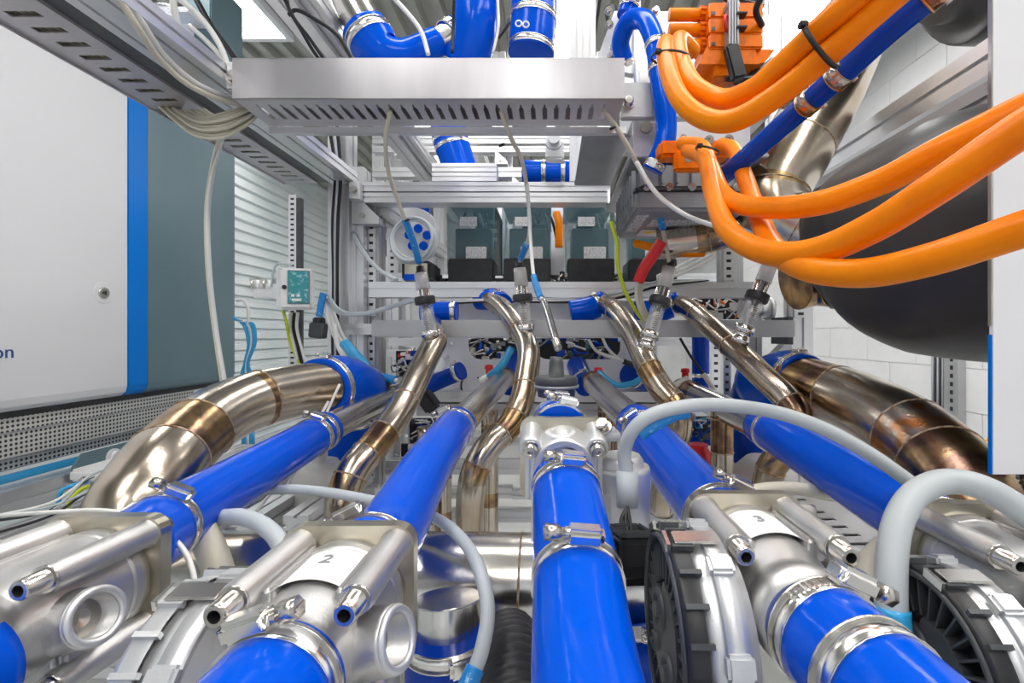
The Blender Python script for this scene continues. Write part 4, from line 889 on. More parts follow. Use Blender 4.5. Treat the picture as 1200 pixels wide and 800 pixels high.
cluster('valve_block', 'dark fittings below the crossbeam right of the centre hose', 684, 706, 490, 520, 1.5, 28, 9, MX, .1)
cluster('valve_block', 'dark fittings behind the rightmost riser, beside the perforated post', 800, 836, 488, 520, 1.5, 25, 14, MX + ['bluedark', 'cyan'], .1)
cluster('pump_unit', 'silver pump with round fittings at the right end of the mid crossbeam', 805, 900, 348, 374, 1.5, 40, 10, ['steelc', 'zinc', 'castlt', 'white', 'steelc', 'orangepl', 'cwhite'], .1)
cluster('valve_block', 'dark fittings behind the lower left bent pipes', 392, 430, 398, 432, 1.55, 26, 11, MX + ['cyan', 'cwhite'], .1)
g = G(); g.lathe(P(868, 362, 1.42), XA, [(0, 0), (0, .03), (.05, .034), (.052, .026), (.08, .026), (.08, .034), (.09, .034), (.09, 0)], 28); g.build('coolant_pump', 'castlt', None, 'silver cylindrical pump body right of the rightmost pipe top', 'pump')
# small red bleed valves
for x, y, lab in ((573, 437, 'small red bleed valve on the pipe left of the centre, beside the white plate'), (701, 440, 'small red bleed valve right of the black cap'), (803, 441, 'small red bleed valve farthest right, before the rear posts')):
    t = thing('bleed_valve', P(x, y + 12, 1.30), lab, 'valve')
    g = G(); g.box(P(x, y + 10, 1.30), (.042, .03, .016), None, .003); g.cyl(P(x, y + 8, 1.30), P(x, y - 6, 1.30), .009, 14); g.build('body', 'red', t)
    G().lathe(P(x, y - 5, 1.30), ZA, [(0, .012), (.010, .011), (.012, 0)], 14).build('knob', 'red', t)
    G().cyl(P(x, y + 4, 1.30), P(x + 18, y + 10, 1.28), .004, 10).build('outlet', 'cblack', t)
    G().cyl(P(x - 12, y + 10, 1.27), P(x + 2, y + 2, 1.29), .008, 10).build('lever', 'cwhite', t)
cable('air_hose', [(701, 436, 1.28), (720, 450, 1.24), (738, 450, 1.22), (752, 443, 1.2), (765, 432, 1.22)], .008, 'cyan', 'light blue air hose curving from the red bleed valve right of the black cap', 'air hose')
cable('air_hose', [(574, 440, 1.27), (584, 432, 1.24), (592, 422, 1.24), (599, 408, 1.26)], .010, 'cyan', 'light blue air hose by the red bleed valve left of the second flow meter', 'air hose')
cable('air_hose', [(404, 402, 1.24), (414, 414, 1.22), (424, 424, 1.22), (430, 432, 1.22)], .014, 'cyan', 'crumpled light blue hose piece above the left coupling', 'air hose')
cable('white_cable', [(392, 380, 1.30), (396, 405, 1.28), (412, 428, 1.24), (434, 438, 1.22), (466, 446, 1.2)], .0060, 'cwhite', 'white cable with blue end curving behind the left blue coupling', 'cable', [(.68, .98, 'bluetag')])
cable('white_cable', [(690, 398, 1.36), (700, 412, 1.34), (722, 420, 1.33), (742, 427, 1.33), (756, 428, 1.33)], .0042, 'cwhite', 'white cable in front of the right opening of the back plate', 'cable', [(.6, 1, 'cblack')])
cable('white_cable', [(706, 396, 1.35), (712, 408, 1.34), (724, 420, 1.34)], .0042, 'cwhite', 'short white cable joining the one before the right opening', 'cable')
cable('black_wire', [(797, 396, 1.34), (808, 415, 1.33), (820, 432, 1.32), (838, 458, 1.3)], .0038, 'cblack', 'black sensor wire hanging right of the third bent pipe', 'wire', [(.75, 1, 'cwhite')])
# black blocks by the couplings
g = G(); g.box(P(430, 452, 1.25), (.10, .05, .04), None, .006); g.box(P(450, 447, 1.22), (.03, .05, .03), None, .006); tag(g.build('pipe_bracket', 'black'), 'black bracket block between the left coupling and the straight pipe', 'bracket')
g = G(); g.box(P(502, 470, 1.2), (.035, .05, .055), (Vector((.8, 0, .6)), YA, Vector((-.6, 0, .8))), .006); tag(g.build('pipe_bracket', 'black'), 'black bracket block right of the leftmost bent pipe', 'bracket')

# ------------------------------------------------------------------ glazed modules behind
def module(x0, x1, label, seed):
    Y = 1.72; y0, y1 = 238, 332; a = P(x0, y1, Y); b = P(x1, y0, Y)
    t = thing('glazed_module', ((a.x + b.x) / 2, Y + .1, a.z), label, 'module')
    G().box2((a.x, Y, a.z), (b.x, Y + .006, b.z), .001).build('glass_pane', 'glass', t)
    G().box2((a.x, Y + .001, a.z), (a.x + .006, Y + .2, b.z)).build('glass_side', 'glass', t)
    G().box2((b.x - .006, Y + .001, a.z), (b.x, Y + .2, b.z)).build('glass_side', 'glass', t)
    G().box2((a.x + .004 + (b.x - a.x) * .3, Y + .30, a.z), (b.x - .004, Y + .31, b.z)).build('back_wall', 'tealdark', t)
    G().box2((a.x, Y + .001, b.z - .004), (b.x, Y + .31, b.z)).build('top_plate', 'tealdark', t)  # closed top added to darken the module inside
    q0 = P(x0 + 3, 331, Y - .03); q1 = P(x1 - 1, 304, Y - .03)
    G().box2((q0.x, Y - .06, q0.z), (q1.x, Y + .12, q1.z), .004).build('black_base', 'black', t)
    q0 = P(x0 + 8, 302, Y + .06); q1 = P(x1 - 6, 266, Y + .06); G().box2((q0.x, Y + .08, q0.z), (q1.x, Y + .2, q1.z), .004).build('inner_unit', 'blackmid', t)
    q0 = P(x0 + 22, 304, Y - .002); q1 = P(x1 - 10, 289, Y - .002); G().box2((q0.x, Y - .0032, q0.z), (q1.x, Y - .001, q1.z)).build('paper_label', 'labprint', t)
    q0 = P(x0 + 15, 265, Y - .002); q1 = P(x0 + 35, 254, Y - .002); G().box2((q0.x, Y - .0032, q0.z), (q1.x, Y - .001, q1.z)).build('paper_label', 'labprint', t)
    rnd = random.Random(seed)
    for k in range(4):
        g = G(); c = P(rnd.uniform(x0 + 14, x1 - 14), rnd.uniform(240, 262), Y + .12)
        g.tube([c, c + Vector((.02, .02, .05)), c + Vector((.05, .01, .02)), c + Vector((.07, .03, -.05))], .005, 8, 6); g.build('inner_hose', rnd.choice(['cblack', 'steelc', 'cwhite']), t)
    for k in range(3):
        g = G(); z = b.z - .02 - k * .035; g.box2((a.x + .02, Y + .22, z), (b.x - .02, Y + .25, z + .012)); g.build('inner_rail', 'alu', t)
    return t
module(524, 580, 'teal glazed module with black base at the left of the row', 1)
module(588, 646, 'teal glazed module second from left, behind the second flow meter', 2)
module(662, 720, 'teal glazed module in the middle with orange cable beside it', 3)
module(734, 792, 'teal glazed module partly behind the red sleeve', 4)
cluster('pump_unit', 'silver fittings between the crossbeam and the glazed modules', 515, 720, 322, 330, 1.68, 50, 21, ['steelc', 'zinc', 'black', 'cwhite', 'cblack'], .03)
cluster('valve_block', 'fittings on the far side of the rig, left of the coil', 438, 452, 252, 300, 1.9, 12, 22, MX, .1)

# ------------------------------------------------------------------ grey power inverter
INV = P(800, 245, 1.02)
t = thing('power_inverter', P(800, 290, 1.05), 'finned grey cast inverter housing with warning labels under the orange connector', 'inverter')
a = P(722, 290, .98); b = P(905, 245, .98)
z_lo = H + .248; z_md = H + .290; z_hi = H + .345
x0, x1 = .172, .40
g = G(); g.box2((x0, .955, z_lo), (x1, 1.24, z_md), .006); g.build('lower_shell', 'castgrey', t)
g = G(); g.box2((x0 + .01, .965, z_md + .002), (x1 - .01, 1.23, z_hi), .008); g.build('upper_shell', 'castgrey', t)
g = G(); g.box2((x0 - .004, .95, z_md - .003), (x1 + .004, 1.245, z_md + .003), .001); g.build('seam_flange', 'blackmid', t)
for k in range(8):
    g = G(); y = .975 + k * .033; g.box2((x0 - .006, y, z_lo + .012), (x0 + .003, y + .006, z_hi - .01), .001); g.build('fin', 'castgrey', t)
for k in range(7):
    g = G(); x = x0 + .02 + k * .03; g.box2((x, .952, z_md + .012), (x + .004, .968, z_hi - .006), .001); g.build('fin', 'castgrey', t)
for k in range(5):
    g = G(); x = x0 + .02 + k * .045; g.lathe((x, .952, z_md + .004), -YA, [(-.01, .008), (.004, .008), (.004, .005), (.008, .005), (.008, 0)], 12); g.build('cover_bolt', 'bolt', t)
def lab(x0_, y0_, x1_, y1_, m, name): return G().box2((x0_, y0_, z_lo - .0015), (x1_, y1_, z_lo - .0003)).build(name, m, t)
l1 = lab(.215, 1.13, .35, 1.20, 'label', 'warning_label'); lab(.22, 1.03, .36, 1.09, 'labprint', 'rating_label'); lab(.180, .99, .205, 1.15, 'labprint', 'rating_label')
g = G(); g.extr([(0, 0), (.032, 0), (.016, .03)], (.222, 1.14, z_lo - .0028), (.222, 1.14, z_lo - .0016), XA, YA); g.build('warning_triangle', 'yellow', t)
g = G(); g.box2((x0 - .01, .96, z_hi + .012), (x1 + .04, 1.4, z_hi + .02), .002); tag(g.build('carrier_plate', 'galv'), 'metal carrier plate above the finned inverter', 'plate')
# lower orange connector on the inverter
beam(506, 582, 191, 201, 1.50); beam(506, 582, 202, 212, 1.50)
t = thing('orange_connector', P(815, 210, .86), 'lower orange connector where the three orange cables start, on the inverter', 'connector')
c = P(812, 178, .87)
g = G(); g.box(c, (.13, .04, .030), None, .006); g.build('housing', 'orangepl', t)
g = G(); g.box(P(806, 190, .85), (.05, .02, .035), None, .004); g.build('locking_lever', 'orangepl', t)
for x, y in ((806, 186), (800, 166), (830, 165), (853, 164)):
    g = G(); g.lathe(P(x, y, .845), -YA, [(0, .008), (.006, .008), (.006, .004), (.003, .004), (.003, 0)], 14); g.build('screw', 'bolt', t)
# ------------------------------------------------------------------ white motor housing with the upper orange connector
t = thing('motor_housing', P(800, 140, 1.0), 'white and silver motor housing behind the small blue hose and upper orange connector', 'motor')
a = P(744, 138, 1.10); b = P(905, 10, 1.10); G().box2((a.x, 1.10, a.z), (b.x, 1.35, b.z), .01).build('body', 'castlt', t)
a = P(700, 68, 1.12); b = P(745, 10, 1.12); g = G(); g.extr([(0, -.02), (.10, -.04), (.10, .11), (.04, .11), (.0, .0)], (a.x, 1.12, a.z), (a.x, 1.14, a.z), XA, ZA); g.build('side_bracket', 'castlt', t)
for x, y in ((713, 14), (714, 30), (719, 56), (768, 14), (822, 14), (716, 66), (756, 130)):
    g = G(); g.lathe(P(x, y, 1.09), -YA, [(0, .009), (.006, .009), (.006, .006), (.012, .006), (.012, 0)], 14); g.build('bolt', 'bolt', t)
a = P(790, 120, 1.06); b = P(905, 94, 1.06); G().box2((a.x, 1.03, a.z), (b.x, 1.12, b.z), .006).build('ledge', 'castlt', t)
g = G(); g.cyl(P(826, 74, 1.08), P(826, 92, 1.08), .018, 18); g.build('terminal', 'castlt', t)
g = G(); g.cyl(P(716, 10, 1.14), P(722, 60, 1.14), .016, 16); tag(g.build('damper', 'black'), 'black shiny tube left of the blue hose arch', 'tube')
t = thing('orange_connector', P(850, 92, .98), 'large orange three-way connector with grey locking lever at the top', 'connector')
for k, (y0, y1) in enumerate(((6, 25), (24, 43), (43, 60))):
    a = P(829, y1, .96); b = P(892, y0, .96); G().box2((a.x, .95, a.z + .001), (b.x, 1.05, b.z), .003).build('block', 'orangepl', t)
    yc = (y0 + y1) / 2 + 2; a = P(784, yc, .98); b_ = P(826, yc, .98); g = G(); g.cyl(a, b_, .0125, 20); g.build('cable_inlet', 'orange', t)
    g = G(); cc = P(824, yc, .98); cc.x -= .002
    for q in range(9):
        an = 2 * PI * q / 9; g.box(cc + Vector((0, math.cos(an) * .014, math.sin(an) * .014)), (.012, .006, .004), (XA, Vector((0, -math.sin(an), math.cos(an))), Vector((0, math.cos(an), math.sin(an)))), .001)
    g.build('gland_ring', 'orangepl', t)
    g = G(); q = P(836, yc - 2, .949); g.box(q, (.007, .002, .007), None, 0); g.build('latch_window', 'blackmid', t)
g = G(); a = P(819, 75, .955); g.extr([(0, 0), (.12, 0), (.11, .045), (.02, .045)], (a.x, .955, a.z), (a.x, 1.03, a.z), XA, ZA); g.build('lower_skirt', 'orangepl', t)
a = P(835, 93, .97); b = P(855, 75, .97); G().box2((a.x, .96, a.z), (b.x, 1.03, b.z), .002).build('foot', 'orangepl', t)
g = G(); a = P(872, 80, .97); g.extr([(0, 0), (.04, .01), (.06, .035), (0, .035)], (a.x, .965, a.z), (a.x, 1.02, a.z), XA, ZA); g.build('rear_skirt', 'orangepl', t)
g = G()
for k in range(4):
    x = 852 + k * 3.2; a = P(x, 55, .935); b = P(x + 2.2, 2, .935); g.box2((a.x, .925, a.z), (b.x, .95, b.z), .0006)
a = P(851, 10, .935); b = P(866, 4, .935); g.box2((a.x, .93, a.z), (b.x, .95, b.z)); g.build('locking_lever', 'castgrey', t)
g = G(); g.box(P(861, 74, .93), (.028, .02, .068), (Vector((.96, 0, .25)), YA, Vector((-.25, 0, .96))), .004); g.build('lever_arm', 'black', t)
g = G(); g.torus(P(851, 28, .935), Vector((1, -.6, 0)), .014, .003, 24, 8); g.build('red_seal', 'red', t)
g = G(); a = P(866, 30, .94)
for dz in (-8, 8): g.box(P(868, 26 + dz, .93), (.020, .02, .004), None, .001)
g.build('latch_fork', 'black', t)
for i, pth in enumerate([[(835, -20, .96), (850, -2, .97), (870, 2, .98), (893, 8, 1.0)], [(862, 96, .96), (880, 88, .98), (898, 76, 1.02), (905, 70, 1.05)], [(850, 92, .95), (872, 93, .95), (890, 90, .97), (900, 84, 1.0)], [(896, -10, .9), (886, 12, .92), (893, 30, .95)]]):
    cable('black_wire', pth, .006, 'cblack', ['black cable at the top of the orange connector', 'black cable running right below the orange connector, upper one', 'black cable running right below the orange connector, lower one', 'black cable at the upper right of the orange connector'][i], 'cable')
cluster('valve_block', 'copper coloured fittings between the thick orange cables and the diagonal blue hose', 914, 936, 96, 118, .66, 16, 31, ['black', 'steelc', 'weld', 'blackmid'], .05)
# clamps on the blue hose get their orange reflection as colour in hose(); dark underplate
g = G(); g.box2((.065, .98, H + .405), (.165, 1.30, H + .412), .002); tag(g.build('dark_plate', 'castgrey'), 'dark metal underside plate left of the inverter', 'plate')
g = G(); g.lathe(P(649, 165, 1.25), YA, [(-.02, 0), (-.02, .014), (.0, .014), (.0, .022), (.01, .022), (.01, 0)], 20); g.box(P(650, 178, 1.3), (.05, .04, .05), None, .005); tag(g.build('actuator_head', 'castlt'), 'small silver fitting hanging under the cross tray near its middle', 'fitting')

# ------------------------------------------------------------------ red sleeve, yellow-green wire
g = G(); g.tube(PP([(776, 282, 1.04), (766, 298, 1.05), (755, 314, 1.06), (748, 330, 1.07)]), .0125, 16, 8); tag(g.build('red_sleeve', 'red'), 'bright red sleeve beside the third flow meter', 'sleeve')
for k in range(3):
    cable('beige_cable', [(748 + k * 2.5, 328, 1.07 + k * .006), (746 + k * 2.5, 345, 1.08 + k * .006), (750 + k * 2.5, 362, 1.09 + k * .006), (757 + k * 3, 376, 1.11 + k * .006)], .0048, 'cbeige', 'beige cable coming out of the red sleeve', 'cable', group='beige cables out of the red sleeve')
cable('yellow_green_wire', [(716, 260, 1.1), (723, 285, 1.08), (724, 310, 1.08), (732, 340, 1.1), (744, 362, 1.12), (754, 376, 1.13)], .0045, 'yelgrn', 'yellow green earth wire left of the red sleeve', 'wire')

# ------------------------------------------------------------------ wall mounted controller and things around it
t = thing('wall_controller', P(346, 365, 1.95), 'small light grey controller box with teal display on the slotted wall post', 'controller')
a = P(330, 363, 1.95); b = P(369, 316, 1.95)
rz = Matrix.Translation(P(349, 339, 1.95)) @ rotz(14)
g = G(rz); g.box((0, 0, 0), (.115, .07, .165), None, .008, 0, 3); g.build('housing', 'whitepl', t)
g = G(rz); g.box((-.065, .02, 0), (.03, .05, .172), None, .006); g.build('housing_side', 'castlt', t)
g = G(rz); g.box((.012, -.037, .006), (.082, .004, .135), None, .002); sb = g.build('display_frame', 'teal', t)
g = G(rz); g.box((.012, -.0395, .006), (.074, .003, .125), None, .001); g.build('display', 'screen', sb)
g = G(rz)
for x in (-.008, .012): g.box((x, -.0412, -.028), (.012, .0015, .010), None)
g.box((.006, -.0412, -.045), (.035, .0015, .010), None); g.build('display_keys', 'label', sb)
g = G(rz); g.lathe((-.04, -.035, .005), -YA, [(0, .009), (.004, .009), (.004, 0)], 16); g.build('knob', 'black', t)
g = G(rz); g.box((-.12, .02, -.02), (.09, .03, .04), None, .004); g.build('side_arm', 'castlt', t)
t = thing('wall_post', P(344, 430, 2.05), 'slotted wall post with dark cable channel behind the controller', 'post')
strip(338, 347, 228, 440, 2.05, t, step=6); g = G(); a = P(347, 440, 2.05); b = P(353, 232, 2.05); g.box2((a.x, 2.05, a.z), (b.x, 2.07, b.z)); g.build('cable_channel', 'blackmid', t)
cable('thin_cable', [(342, 310, 1.96), (326, 309, 1.96), (320, 320, 1.96), (318, 336, 1.96)], .0045, 'cgrey', 'grey wire looping left of the controller', 'wire')
cable('thin_cable', [(332, 364, 1.97), (336, 380, 1.97), (340, 400, 2.0), (352, 430, 2.0)], .006, 'yelgrn', 'yellow green wire under the controller', 'wire')
for k in range(3): cable('thin_cable', [(341 + k * 4, 366, 1.98), (340 + k * 4, 385, 1.99), (346 + k * 4, 410, 2.0), (352 + k * 5, 440, 2.0)], .006, ['cwhite', 'cblack', 'cwhite'][k], ['white cable under the controller, left one', 'black cable under the controller', 'white cable under the controller, right one'][k], 'cable')
# row of small valves on the cladding, blue tubes
t = thing('valve_manifold', P(298, 336, 4.1), 'row of tiny valves on the cladding left of the controller', 'valve')
for k in range(6): G().cyl(P(281 + k * 7, 338, 4.1), P(281 + k * 7, 328, 4.1), .016, 10).build('valve_stub', ['bolt', 'white'][k % 2], t)
G().box2(P(270, 332, 4.1), P(325, 326, 4.13)).build('manifold_bar', 'steelc', t)
for k in range(5):
    x = 277 + k * 3
    cable('air_tube', [(x - 4, 372 + k * 2, 2.1), (x + 8, 380, 2.1), (x + 14 - k, 402, 2.1), (x + 10 - k * 2, 425, 2.1), (x + 6, 446, 2.1), (x + 8, 520, 2.0)], .006, 'cyan' if k != 2 else 'cwhite', 'thin air tube hanging beside the teal cabinet panel', 'air tube', group='air tubes beside the teal cabinet panel')
cable('thin_cable', [(277, 352, 2.1), (286, 352, 2.1), (291, 362, 2.1), (291, 382, 2.1)], .007, 'cwhite', 'white bent tube at the edge of the teal cabinet panel', 'tube')
# black plug with blue tag by the left post
t = thing('cable_plug', P(373, 398, 1.32), 'black plug with blue tag hanging left of the left frame post', 'connector')
g = G(); g.box(P(373, 387, 1.32), (.038, .035, .042), (Vector((1, 0, -.1)).normalized(), YA, Vector((.1, 0, 1)).normalized()), .003); g.build('plug_body', 'blackmid', t)
g = G(); g.box(P(374, 376, 1.32), (.026, .025, .02), None, .003); g.build('plug_neck', 'black', t)
g = G(); g.tube(PP([(374, 371, 1.32), (376, 358, 1.32), (379, 343, 1.32)]), .009, 10); g.build('blue_tag', 'bluetag', t)
# coil of grey cable with blue fan disc behind
t = thing('cable_coil', P(482, 300, 1.28), 'coil of pale grey cable hanging behind the first flow meter', 'cable')
for k in range(5):
    g = G(); c = P(482 + k * 1.1, 280 + (k % 3) * 1.4, 1.28 + k * .008); g.torus(c, Vector((.1 * (k - 2), -1, .12)), .060 - (k % 2) * .004, .0042, 40, 8); g.build('loop', 'cgrey', t)
t = thing('fan_unit', P(482, 300, 1.62), 'white and blue round fan unit behind the coil of cable', 'fan')
G().lathe(P(482, 272, 1.62), YA, [(0, 0), (0, .085), (.03, .09), (.03, 0)], 32).build('fan_body', 'white', t)
a = P(462, 265, 1.66); b = P(503, 244, 1.66); G().box2((a.x, 1.66, a.z), (b.x, 1.68, b.z)).build('blue_plate', 'blue', t)
for k in range(5):
    an = 2 * PI * k / 5 + .3; c = P(490, 279, 1.612) + Vector((math.cos(an) * .032, 0, math.sin(an) * .032)); G().lathe(c, -YA, [(0, .015), (.004, .015), (.004, 0)], 16).build('blue_disc', 'blue', t)
t = thing('tool_case', P(487, 330, 1.6), 'open black and brown case under the coil of cable', 'case')
a = P(470, 329, 1.6); b = P(505, 305, 1.6); G().box2((a.x, 1.6, a.z), (b.x, 1.75, b.z), .01).build('case', 'black', t)
G().box2((a.x + .012, 1.598, a.z + .02), (b.x - .012, 1.601, b.z - .01)).build('lining', 'machined', t); G().box2((a.x + .01, 1.594, a.z + .001), (b.x - .03, 1.6, a.z + .022)).build('blue_pad', 'blue', t)
# cables on the left post and across
for k in range(3):
    cable('post_cable', [(386 + k * 3, 150 - k * 18, 1.36), (393 + k * 3, 200, 1.37), (390 + k * 3, 260, 1.37), (391 + k * 2, 330, 1.37), (390 + k * 3, 400, 1.37), (392 + k * 2, 470, 1.37)], .0048, 'cblack' if k != 1 else 'cgrey', ['black cable running down the left post, outer one', 'grey cable running down the left post', 'black cable running down the left post, inner one'][k], 'cable')
cable('ceiling_wire', [(384, 155, 2.4), (388, 178, 2.4), (394, 205, 2.4)], .008, 'cblack', 'black wire hanging from the ceiling below the cross tray', 'wire')
cable('ceiling_wire', [(392, 155, 2.4), (392, 178, 2.4), (397, 205, 2.4)], .006, 'cblack', 'second black wire hanging from the ceiling below the cross tray', 'wire')
for k in range(3): cable('grey_cable', [(384, 345 + k * 5, 1.33), (400, 364 + k * 2, 1.3), (430, 366 + k, 1.28), (462, 357 + k, 1.24), (486, 350 + k, 1.18)], .0040, 'cgrey', 'grey cable bowing from the left post to the first flow meter', 'cable', group='grey cables bowing from the left post')
for k in range(3): cable('white_cable', [(383 + k * 2, 348 + k * 4, 1.34), (384 + k * 4, 370, 1.32), (390 + k * 5, 390, 1.31), (402 + k * 6, 410, 1.3), (418 + k * 6, 424, 1.28)], .0052, 'cwhite', ['innermost pale cable curving down from the foot of the left post', 'middle pale cable curving down from the foot of the left post', 'outermost pale cable curving down from the foot of the left post'][k], 'cable', group='pale cables at the foot of the left post')
for k in range(2): cable('grey_cable', [(412 + k * 2, 272, 1.42), (425 + k * 2, 296, 1.4), (442 + k * 2, 315, 1.39), (464 + k * 2, 328, 1.38)], .0048, 'cgrey', ['lower grey cable sagging right of the left post toward the crossbeam', 'upper grey cable sagging right of the left post toward the crossbeam'][k], 'cable', group='grey cables sagging to the mid crossbeam')
for k in range(3): cable('thin_cable', [(516, 352 + k * 2, 1.39), (580, 351 + k, 1.38), (660, 350 + k * 2, 1.38), (720, 344 + k * 3, 1.38), (770, 330 + k * 3, 1.38), (830, 328, 1.39)], .0035, ['cgrey', 'cwhite', 'cblack'][k], ['grey wire running along below the mid crossbeam', 'white wire running along below the mid crossbeam', 'black wire running along below the mid crossbeam'][k], 'wire')
for k in range(3): cable('white_cable', [(770, 328 - k * 2, 1.5), (800, 320 - k * 5, 1.5), (832, 305 - k * 6, 1.5), (842, 296 - k * 4, 1.5)], .0055, 'cwhite', 'pale cable rising right of the modules', 'cable', group='pale cables rising right of the modules')
# ------------------------------------------------------------------ upper left: ducts and cables by the ceiling
t = thing('teal_duct', P(231, 100, 1.9), 'teal rectangular duct rising between the overhead rail and the ceiling', 'duct')
a = P(213, 110, 1.9); b = P(247, -30, 1.9); G().box2((a.x, 1.9, a.z), (b.x, 2.1, b.z), .004).build('duct_body', 'teal', t)
g = G(); a = P(214, 80, 1.88); b = P(223, 22, 1.88); g.box2((a.x, 1.87, a.z), (b.x, 1.9, b.z)); g.build('white_post', 'white', t)
g = G(); a = P(196, 26, 1.86); b = P(234, 20, 1.86); g.box2((a.x, 1.80, a.z), (b.x, 1.9, b.z)); g.build('shelf', 'white', t)
for i, (pth, r, m, lab) in enumerate([([(180, 30, 1.7), (180, 12, 1.7), (192, 9, 1.7), (206, 14, 1.7)], .016, 'clear', 'clear plastic hose bent over beside the teal duct'),
    ([(200, -20, 1.65), (205, 15, 1.65), (211, 40, 1.65), (216, 68, 1.65)], .011, 'cwhite', 'pale hose with yellow ties in front of the teal duct'),
    ([(196, -10, 1.6), (230, 15, 1.6), (256, 50, 1.6), (268, 80, 1.6)], .009, 'cwhite', 'white cable curving down right over the teal duct, upper one'),
    ([(222, 30, 1.62), (242, 48, 1.62), (258, 66, 1.62), (264, 82, 1.62)], .008, 'cwhite', 'white cable curving down right over the teal duct, lower one'),
    ([(225, -10, 1.8), (246, 28, 1.8), (264, 52, 1.8), (278, 72, 1.8)], .010, 'cblack', 'black cable line right of the teal duct'),
    ([(336, 0, .88), (340, 14, .88), (352, 34, .90), (366, 58, .92), (376, 72, .94)], .0032, 'cblack', 'black wire along the ceiling beam, left one'),
    ([(338, 18, .87), (348, 12, .87), (372, 24, .88), (396, 42, .9), (414, 72, .92)], .0035, 'cblack', 'black wire arching over toward the steel pipe, upper one'),
    ([(334, 0, .87), (345, 22, .87), (362, 44, .9), (380, 70, .93)], .0032, 'cblack', 'black wire along the ceiling beam, right one'),
    ([(459, -5, .95), (480, 18, .95), (494, 38, .95), (502, 64, .95)], .0045, 'cwhite', 'white cable curving in front of the blue elbow above the cross tray'),
    ([(532, -5, .96), (531, 30, .98), (530, 62, .98)], .0035, 'cblack', 'black wire left of the thick vertical blue hose'),
    ([(583, -5, 1.0), (584, 30, 1.0), (578, 62, 1.0)], .0030, 'cwhite', 'white wire right of the thick vertical blue hose'),
    ([(604, 12, 1.2), (594, 30, 1.2), (584, 44, 1.2)], .005, 'cblack', 'short black cable between the two thick vertical blue hoses')]):
    cable('service_cable', pth, r, m, lab, 'cable')
g = G()
for k in range(3): g.ring(P(209 + k, 46 + k * 5, 1.65), Vector((.2, 0, -1)), .0115, .006, .003, 16)
tag(g.build('hose_ties', 'yellow'), 'yellow ties around the pale hose before the teal duct', 'ties')
# blue box at the top
g = G(); g.box2(P(334, 6, 1.5), P(362, -10, 1.55), .004); tag(g.build('blue_box', 'blue'), 'blue box edge at the top left of the steel pipe', 'box')
# ------------------------------------------------------------------ lower shelves and table tops
def shelf(name, x0, x1, Y0, Y1, z, label, n, wd, m='alu', cat='rack'):
    t = thing(name, ((x0 + x1) / 2, (Y0 + Y1) / 2, z), label, cat)
    for k in range(n):
        x = x0 + (x1 - x0) * (k + .5) / n; g = G(); profile(g, (x, Y0, z), (x, Y1, z), wd, .04, 1, 1); g.build('slat_profile', m, t)
    for y in (Y0 + .03, Y1 - .03):
        g = G(); profile(g, (x0, y, z - .042), (x1, y, z - .042), .04, .04); g.build('cross_profile', m, t)
    for xx in (x0 + .03, x1 - .03):
        for y in (Y0 + .03, Y1 - .03):
            g = G(); profile(g, (xx, y, 0), (xx, y, z - .064), .04, .04); g.build('leg', 'aludull', t)
    return t
shelf('profile_rack', -1.28, -.70, .80, 1.20, H - .52, 'low rack of parallel aluminium profiles at the lower left, under the elbow', 6, .045)
shelf('profile_rack', -.74, -.46, .95, 1.30, H - .38, 'small rack of aluminium profiles between the left elbow and valve 2', 3, .05)
# slotted channel at the lower right
t = thing('floor_cable_tray', (.55, .9, H - .42), 'pale slotted cable channel lying low behind valve 3 and the right blue hose', 'tray')
x0, x1 = .33, .62; y0, y1 = .70, 1.25; z = H - .335
g = G(); g.box2((x0, y0, z - .05), (x1, y1, z - .048)); g.box2((x0, y0, z - .05), (x0 + .004, y1, z)); g.box2((x1 - .004, y0, z - .05), (x1, y1, z)); g.build('channel', 'white', t)
g = G(); x = .43; g.box2((x, y0, z), (x + .035, y1, z + .002)); g.box2((x + .085, y0, z), (x1, y1, z + .002)); y = y0
while y < y1 - .03: g.box2((x + .035, y, z), (x + .085, y + .022, z + .002)); y += .034
g.build('slotted_lid', 'whitepl', t)
for k in range(2):
    g = G(); profile(g, (.355 + k * .04, y0, z - .02), (.355 + k * .04, y1, z - .02), .03, .03); g.build('profile', 'alu', t)
G().box2((x0 - .25, y0 - .06, z - .085), (x1 + .5, y0 - .001, z - .02), .003).build('front_ledge', 'whitepl', t)
# white table and tanks in the lower middle
t = thing('white_bench', (.05, 1.35, H - .66), 'low white bench seen between the bent pipes', 'bench')
G().box2((-.62, 1.02, H - .66), (.75, 1.36, H - .63), .003).build('bench_top', 'white', t)
for x in (-.58, .72):
    for y in (1.06, 1.32): g = G(); profile(g, (x, y, 0), (x, y, H - .66), .04, .04); g.build('leg', 'alu', t)
t = thing('expansion_tank', P(340, 575, 1.2), 'milky plastic tank standing left of the leftmost bent pipe', 'tank')
a = P(392, 600, 1.12); g = G(); g.lathe(a + Vector((-.04, 0, 0)), ZA, [(-.30, 0), (-.30, .05), (.0, .055), (.10, .055), (.12, .045), (.12, .022), (.14, .022), (.14, 0)], 28); g.build('tank_body', 'haze', t)
t = thing('expansion_tank', P(880, 640, 1.15), 'milky plastic tank behind the rightmost bent pipe', 'tank')
a = P(900, 580, 1.15); g = G(); g.lathe(a, ZA, [(-.5, 0), (-.5, .09), (-.02, .1), (.05, .09), (.09, .05), (.09, 0)], 32); g.build('tank_body', 'haze', t)
a = P(938, 578, 1.05); b = P(968, 540, 1.05); g = G(); g.box2((a.x, 1.05, a.z), (b.x + .06, 1.06, b.z)); lp = g.build('warning_sign', 'label', t); 
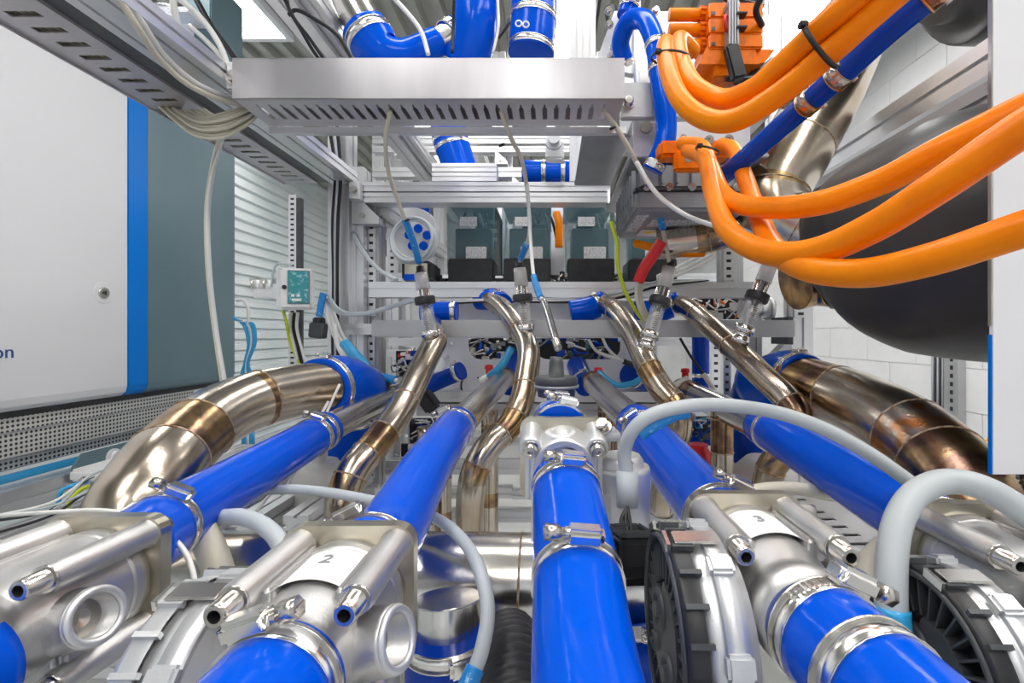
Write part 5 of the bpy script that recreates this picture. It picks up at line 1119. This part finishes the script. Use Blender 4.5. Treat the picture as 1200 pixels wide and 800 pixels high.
g = G(); g.box2((a.x + .004, 1.047, b.z - .03), (a.x + .03, 1.05, b.z - .004)); g.build('yellow_patch', 'yellow', lp)
t = thing('red_bottle', P(818, 560, 1.12), 'red bottle cap standing behind the blue hose right of centre', 'bottle')
G().lathe(P(818, 546, 1.12), ZA, [(-.1, 0), (-.1, .03), (.0, .03), (.03, .029), (.045, .022), (.052, .022), (.052, 0)], 24).build('cap', 'red', t)
# clutter of profiles and plates behind the pipes
t = thing('lower_frame', (0, 1.7, H - .35), 'aluminium profiles of the lower rig behind the bent pipes', 'frame')
for x0_, x1_, y0, y1, Y in [(440, 900, 540, 556, 1.55), (440, 900, 600, 612, 1.5), (430, 600, 572, 584, 1.75), (600, 900, 575, 585, 1.75), (470, 880, 512, 522, 1.9)]:
    beam(x0_, x1_, y0, y1, Y, .05, 1, 'alu', t)
for x in (455, 478, 640, 700, 800, 870): post(x, x + 14, 495, 900, 1.62 + (x % 7) * .02, .05, 'alu', t)
cluster('valve_block', 'tangled wires and fittings low between the left bent pipe and hose 2', 470, 520, 520, 560, 1.4, 30, 41, MX + ['cwhite', 'cgrey'], .08)
cluster('valve_block', 'tangled wires and fittings below the far left hose', 300, 390, 590, 650, 1.5, 40, 42, MX + ['cwhite', 'cgrey', 'alu'], .08)
for k in range(9):
    rnd = random.Random(100 + k); y = 600 + rnd.uniform(-30, 20)
    cable('floor_wire', [(-20, y + 30, .9), (60, y + rnd.uniform(0, 25), .95), (110, y - rnd.uniform(0, 25), 1.0), (170 + rnd.uniform(-20, 20), y - 30, 1.1)], .0026, ['cwhite', 'cblack', 'cgrey'][k % 3], ['pale wire', 'black wire', 'grey wire'][k % 3] + ' lying in the tangle at the far lower left', 'wire', group=['pale', 'black', 'grey'][k % 3] + ' wires in the lower left tangle')
cable('floor_wire', [(68, 592, 1.15), (72, 575, 1.15), (88, 568, 1.17), (102, 564, 1.2)], .005, 'cyan', 'light blue wire entering the terminal box', 'wire')
cable('floor_wire', [(80, 594, 1.15), (84, 582, 1.15), (94, 574, 1.17), (103, 570, 1.2)], .005, 'yelgrn', 'yellow green wire entering the terminal box', 'wire')
# cable conduit on the right wall
t = thing('wall_conduit', (WR - .05, 3.2, H - .2), 'dark bundle of cables in a slotted channel on the white block wall', 'conduit')
for k in range(6):
    a = P(1100 + k * 3, 420, WR * F / (1100 + k * 3 - VX)); g = G(); yy = a.y; g.cyl((WR - .03, yy, .3), (WR - .03, yy, H + .1), .006, 8); g.build('cable', 'cblack' if k % 2 else 'castgrey', t)
a1, a2 = WR * F / (1118 - VX), WR * F / (1135 - VX)
g = G(); g.box2((WR - .05, a2, .3), (WR - .012, a1, H + .1)); g.build('channel', 'aludull', t)
g = G(); yy = (a1 + a2) / 2; z = .35
while z < H + .08: g.box2((WR - .0515, yy - .012, z), (WR - .0502, yy + .004, z + .02)); z += .04
g.build('slot_row', 'inkblk', t, kind='stuff')
cable('thin_cable', [(1145, 526, 1.6), (1160, 512, 1.65), (1175, 495, 1.7)], .004, 'orange', 'thin orange wire near the right edge panel', 'wire')
cable('thin_cable', [(950, 262, 1.2), (960, 235, 1.22), (975, 228, 1.25)], .008, 'yelgrn', 'yellow green wires behind the upper orange cable', 'wire')
